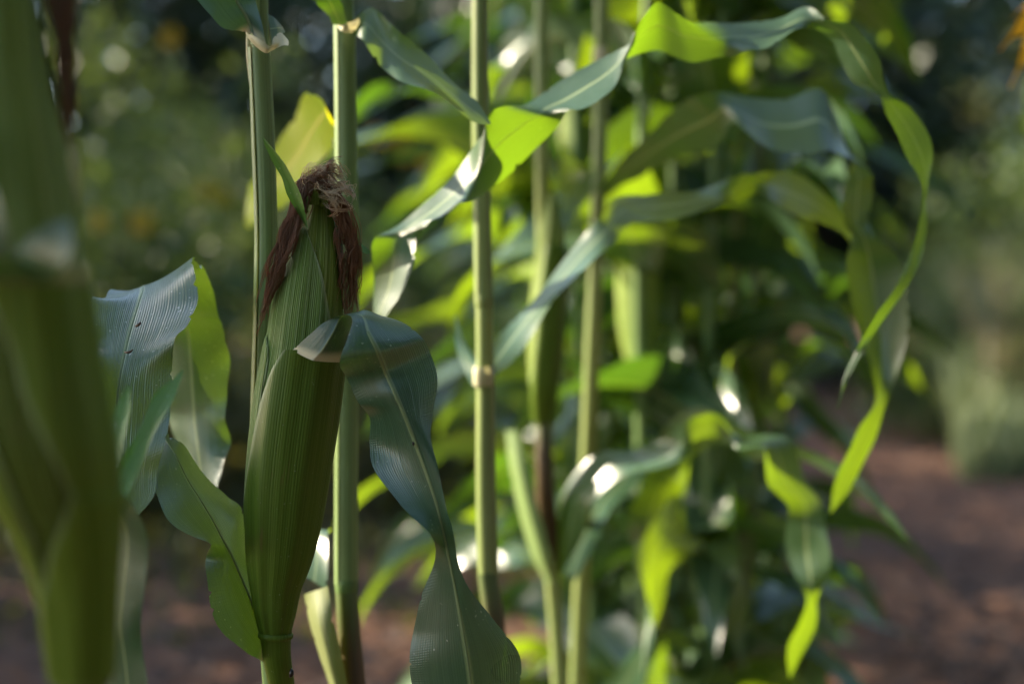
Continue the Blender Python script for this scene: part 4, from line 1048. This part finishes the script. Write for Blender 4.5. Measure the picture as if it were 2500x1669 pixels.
p6, path6 = row_plant('sunlit cream-edged corn stalk with a pale joint near the top of the row', [(1470, -60, 1.36), (1468, 150, 1.36), (1460, 500, 1.36), (1448, 800, 1.36), (1436, 1100, 1.37), (1425, 1300, 1.38), (1410, 1669, 1.4)], 0.0072, [P(0, 150, 1.36)[2], P(0, 640, 1.36)[2]], seed=3)
ring('collar', P(1466, 148, 1.355), 0.0068, 0.012, M_CREAM, p6)
ribbon('leaf', [(1452, 470, 1478, 480, 1.36, 0.002), (1500, 410, 1530, 450, 1.32, -0.008), (1580, 330, 1620, 400, 1.26, -0.016, -0.003), (1640, 270, 1700, 372, 1.20, -0.020, -0.004), (1700, 236, 1760, 350, 1.16, -0.016, -0.004), (1756, 226, 1790, 300, 1.14, 0.006), (1800, 240, 1816, 310, 1.13, 0.022, 0.003), (1860, 244, 1880, 360, 1.12, 0.028, 0.006), (1930, 240, 1950, 372, 1.11, 0.030, 0.006), (2004, 212, 2010, 372, 1.105, 0.028, 0.006), (2046, 280, 2050, 384, 1.10, 0.022, 0.004), (2070, 372, 2080, 396, 1.10, 0.010), (2122, 418, 2070, 430, 1.10, 0.004),
                (2128, 470, 2060, 480, 1.10, 0.010), (2116, 540, 2066, 540, 1.10, 0.006), (2140, 580, 2078, 580, 1.10, -0.004), (2200, 640, 2066, 640, 1.10, -0.006, 0.010), (2218, 730, 2080, 740, 1.10, -0.006, 0.012), (2214, 840, 2110, 840, 1.10, -0.006, 0.010), (2180, 940, 2130, 900, 1.10, 0.0, 0.004), (2160, 1010, 2136, 980, 1.10, 0.006), (2132, 1090, 2090, 1050, 1.10, 0.008), (2080, 1180, 2046, 1150, 1.10, 0.008), (2030, 1252, 2026, 1250, 1.10)], M_LEAF_DEEP, p6, 240, 13, 0.002, 50)

p7, _ = row_plant('slender pale corn stalk behind the diagonal blue leaf, next after the cream-edged stalk', [(1655, -60, 1.9), (1648, 400, 1.9), (1632, 800, 1.9), (1624, 1200, 1.9), (1610, 1669, 1.9)], 0.0070, [1.12, 0.92, 0.7], mid=1, low=0, high=2, seed=4)
# p8, _ = row_plant('thin corn stalk framed by the diagonal blue leaf and the second sunlit stalk', [(1560, -60, 2.15), (1556, 600, 2.15), (1560, 1100, 2.15), (1556, 1669, 2.15)], 0.008, [1.2, 1.0, 0.8], seed=5)
p9, _ = row_plant('corn stalk with drooping lower leaves over the edge of the path', [(1800, -60, 1.75), (1796, 500, 1.75), (1786, 1000, 1.75), (1776, 1669, 1.75)], 0.0062, [1.15, 0.95, 0.72], mid=0, low=0, high=0, seed=6)
# pz, _ = row_plant('corn stalk between the pale-edged stalk and the forked plant, high leaves only', [(1250, -60, 1.72), (1248, 600, 1.72), (1252, 1100, 1.72), (1250, 1669, 1.72)], 0.0075, [1.2, 0.98], seed=7)
# hanging blade with sunlit bend
ribbon('leaf', [(1786, 1300, 1800, 1320, 1.75, 0.0), (1780, 1215, 1806, 1222, 1.71, 0.01), (1752, 1186, 1800, 1190, 1.66, 0.02), (1728, 1230, 1812, 1216, 1.62, 0.02), (1742, 1320, 1846, 1290, 1.60, 0.012, 0.008), (1772, 1400, 1838, 1390, 1.60, -0.010, 0.006), (1760, 1460, 1842, 1470, 1.6, -0.014), (1786, 1560, 1812, 1570, 1.6, -0.004), (1824, 1640, 1828, 1640, 1.6)], M_LEAF_DEEP, p9, 70, 11, 0.004, 40)
ribbon('leaf', [(1776, 1500, 1790, 1520, 1.75, 0.0), (1730, 1548, 1740, 1580, 1.70, 0.014), (1650, 1540, 1670, 1590, 1.64, 0.02), (1580, 1556, 1610, 1606, 1.58, 0.02), (1530, 1600, 1580, 1650, 1.54, 0.016), (1490, 1670, 1530, 1720, 1.5, 0.012), (1460, 1780, 1470, 1790, 1.48)], M_LEAF_MID, p9, 50, 11, 0.002, 30)
ribbon('leaf', [(1776, 1620, 1784, 1650, 1.75, 0.0), (1850, 1540, 1870, 1580, 1.70, 0.01), (1930, 1540, 1940, 1580, 1.66, 0.014), (2010, 1580, 2010, 1622, 1.62, 0.014), (2080, 1640, 2060, 1680, 1.58, 0.012), (2160, 1740, 2130, 1760, 1.55, 0.01), (2220, 1880, 2218, 1880, 1.52)], M_LEAF_MID, p9, 50, 11, 0.002, 30)
ribbon('leaf', [(1770, 1600, 1784, 1620, 1.76, 0.0), (1756, 1560, 1790, 1570, 1.74, 0.004), (1744, 1600, 1790, 1604, 1.72, -0.004), (1738, 1680, 1780, 1680, 1.71, -0.004), (1746, 1780, 1750, 1780, 1.70)], M_LEAF_YEL, p9, 30, 9)

# the deep mass of the row: whole plants
def field_plant(label, x, y, h, seed, ear_on=False, leaf_len=1.0, nleaf=10, curl=1.1):
    r = np.random.default_rng(seed)
    pl = thing('corn_plant', label, 'corn plant', (x, y, 0), CORN)
    lean = r.normal(0, 0.03, 2)
    path = [np.array([x + lean[0] * t + 0.01 * math.sin(t * 9), y + lean[1] * t, h * t - 0.03]) for t in np.linspace(0, 1, 6)]
    tube('stalk', path, np.linspace(0.010, 0.0045, 6), M_STALK, pl, 30, 12)
    az = r.uniform(0, 6.28)
    S = spline(path, 60)
    for k, t in enumerate(np.linspace(0.12, 0.94, nleaf)):
        auto_leaf(pl, S[int(t * 59)], az + math.pi * k + r.normal(0, 0.35), leaf_len * r.uniform(0.5, 0.85) * (0.75 + 0.4 * math.sin(t * 3)), r.uniform(0.060, 0.092), r.uniform(0.65, 1.1), r.uniform(-1.3, -0.7), r.normal(0, curl), 0.020, M_LEAF_FAR, seed * 37 + k, r.normal(0, 0.5), 22, 7)
    if ear_on:
        c = S[int(0.5 * 59)]
        d = np.array([math.sin(az + 0.6), math.cos(az + 0.6), 0])
        e = [c + d * 0.012, c + d * 0.03 + np.array([0, 0, 0.05]), c + d * 0.045 + np.array([0, 0, 0.12]), c + d * 0.055 + np.array([0, 0, 0.19]), c + d * 0.06 + np.array([0, 0, 0.24])]
        tube('ear', e, [0.008, 0.021, 0.025, 0.019, 0.006], M_HUSK_IN, pl, 24, 16)
    return pl

deep = []
for j in range(12):
    y = 1.85 + 0.40 * j
    x0, x1 = 0.015 * y + 0.06, 0.2 * y - 0.26
    m = 3
    for i in range(m):
        rr = rng.random
        deep.append((x0 + (x1 - x0) * (i + 0.2 + 0.6 * rr()) / m, y + (rr() - 0.5) * 0.3))
for k, (x, y) in enumerate(deep):
    field_plant('blurred corn plant deep in the row behind the sunlit stalks', x, y, rng.uniform(1.95, 2.35), 900 + k, k % 3 == 0, 0.6 if x > 0.09 * y or y < 2.5 else 0.95)

edge_spots = [(1590, 1.62), (1705, 1.95), (1660, 2.3), (1750, 2.45), (1600, 2.8), (1500, 1.75), (1700, 3.2)]
for k, (px, d) in enumerate(edge_spots):
    field_plant('blurred corn plant with short leaves at the path edge of the row', P(px, 900, d)[0], d, rng.uniform(1.7, 2.2), 1300 + k, k % 2 == 0, 0.55)
tangle = [(1400, 1.85), (1535, 2.05), (1650, 1.7), (1745, 2.1), (1470, 2.3), (1590, 2.45), (1690, 2.6), (1800, 2.3), (1830, 1.8), (1845, 2.75), (1745, 1.65), (1480, 1.95)]
for k, (px, d) in enumerate(tangle):
    field_plant('blurred corn plant with many curled leaves tangled behind the forked plant', P(px, 900, d)[0], d, rng.uniform(1.7, 2.1), 1500 + k, False, 0.46, 18, 1.9)

# ---------------- flower at the corner, specks on the leaves --------------------------
fl = thing('orange_flower', 'bright orange-yellow flower hanging at the upper corner above the bank', 'flower', tuple(P(2530, 300, 1.25) * np.array([1, 1, 0])))
fc = P(2592, 30, 1.25)
tube('stem', [(fc[0] + 0.02, fc[1], -0.03), (fc[0] + 0.01, fc[1], 0.7), P(2516, 330, 1.25), P(2510, 220, 1.25), fc + FWD * 0.02], [0.006, 0.005, 0.004, 0.004, 0.004], M_STALK, fl, 30, 10)
for k in range(14):
    a = k / 14 * 6.283 + 0.1
    e1 = math.cos(a) * RT * 0.8 + math.sin(a) * UP - FWD * 0.25
    e2 = -math.sin(a) * RT + math.cos(a) * UP
    L = 0.062 if math.sin(a) < 0.3 else 0.05
    st = []
    V, uvp = [], []
    for t in np.linspace(0, 1, 9):
        w = 0.010 * math.sin(min(1, t * 1.15 + 0.12) * math.pi) ** 0.7 + 0.001
        c = fc + e1 * (0.014 + L * t) + np.array([0, 0, -0.03]) * t * t
        V += [c - e2 * w, c + FWD * 0.002, c + e2 * w]
        uvp += [(0, t), (0.5, t), (1, t)]
    mesh_obj('petal', V, grid_faces(9, 3), M_ORANGE, fl, uvp)
tube('flower_head', [fc + FWD * 0.02, fc + FWD * 0.005, fc - FWD * 0.008, fc - FWD * 0.012], [0.006, 0.014, 0.011, 0.002], M_BARK, fl, 12, 16)
auto_leaf(fl, P(2516, 340, 1.25), 0.9, 0.11, 0.035, 0.6, -0.5, mat=M_LEAF_MID, seed=3)

def speck(name, label, cat, pts, radii, mat):
    o = tube(name, [P(*q) for q in pts], radii, mat, None, 14, 8)
    return tag(o, label, cat)
speck('dried_floret', 'upper tiny brown curled floret stuck on the blue-green folded leaf', 'floret', [(330, 796, 0.786), (335, 795, 0.784), (341, 790, 0.784), (343, 786, 0.786)], [0.0003, 0.0007, 0.0008, 0.0003], M_BUG)
speck('dried_floret', 'lower tiny brown curled floret stuck on the blue-green folded leaf', 'floret', [(304, 859, 0.777), (311, 860, 0.775), (318, 858, 0.775), (324, 853, 0.777)], [0.0003, 0.0007, 0.0007, 0.0003], M_BUG)
speck('insect', 'small black insect clinging to the shank under the ear', 'insect', [(711, 1630, 0.796), (712, 1637, 0.794), (711, 1646, 0.794), (708, 1652, 0.796)], [0.0003, 0.0011, 0.0013, 0.0004], M_BLACK)
speck('insect', 'tiny dark insect on the midrib of the big drooping leaf', 'insect', [(1007, 1078, 0.7565), (1009, 1082, 0.756), (1010, 1087, 0.7565)], [0.0002, 0.0007, 0.0003], M_BLACK)
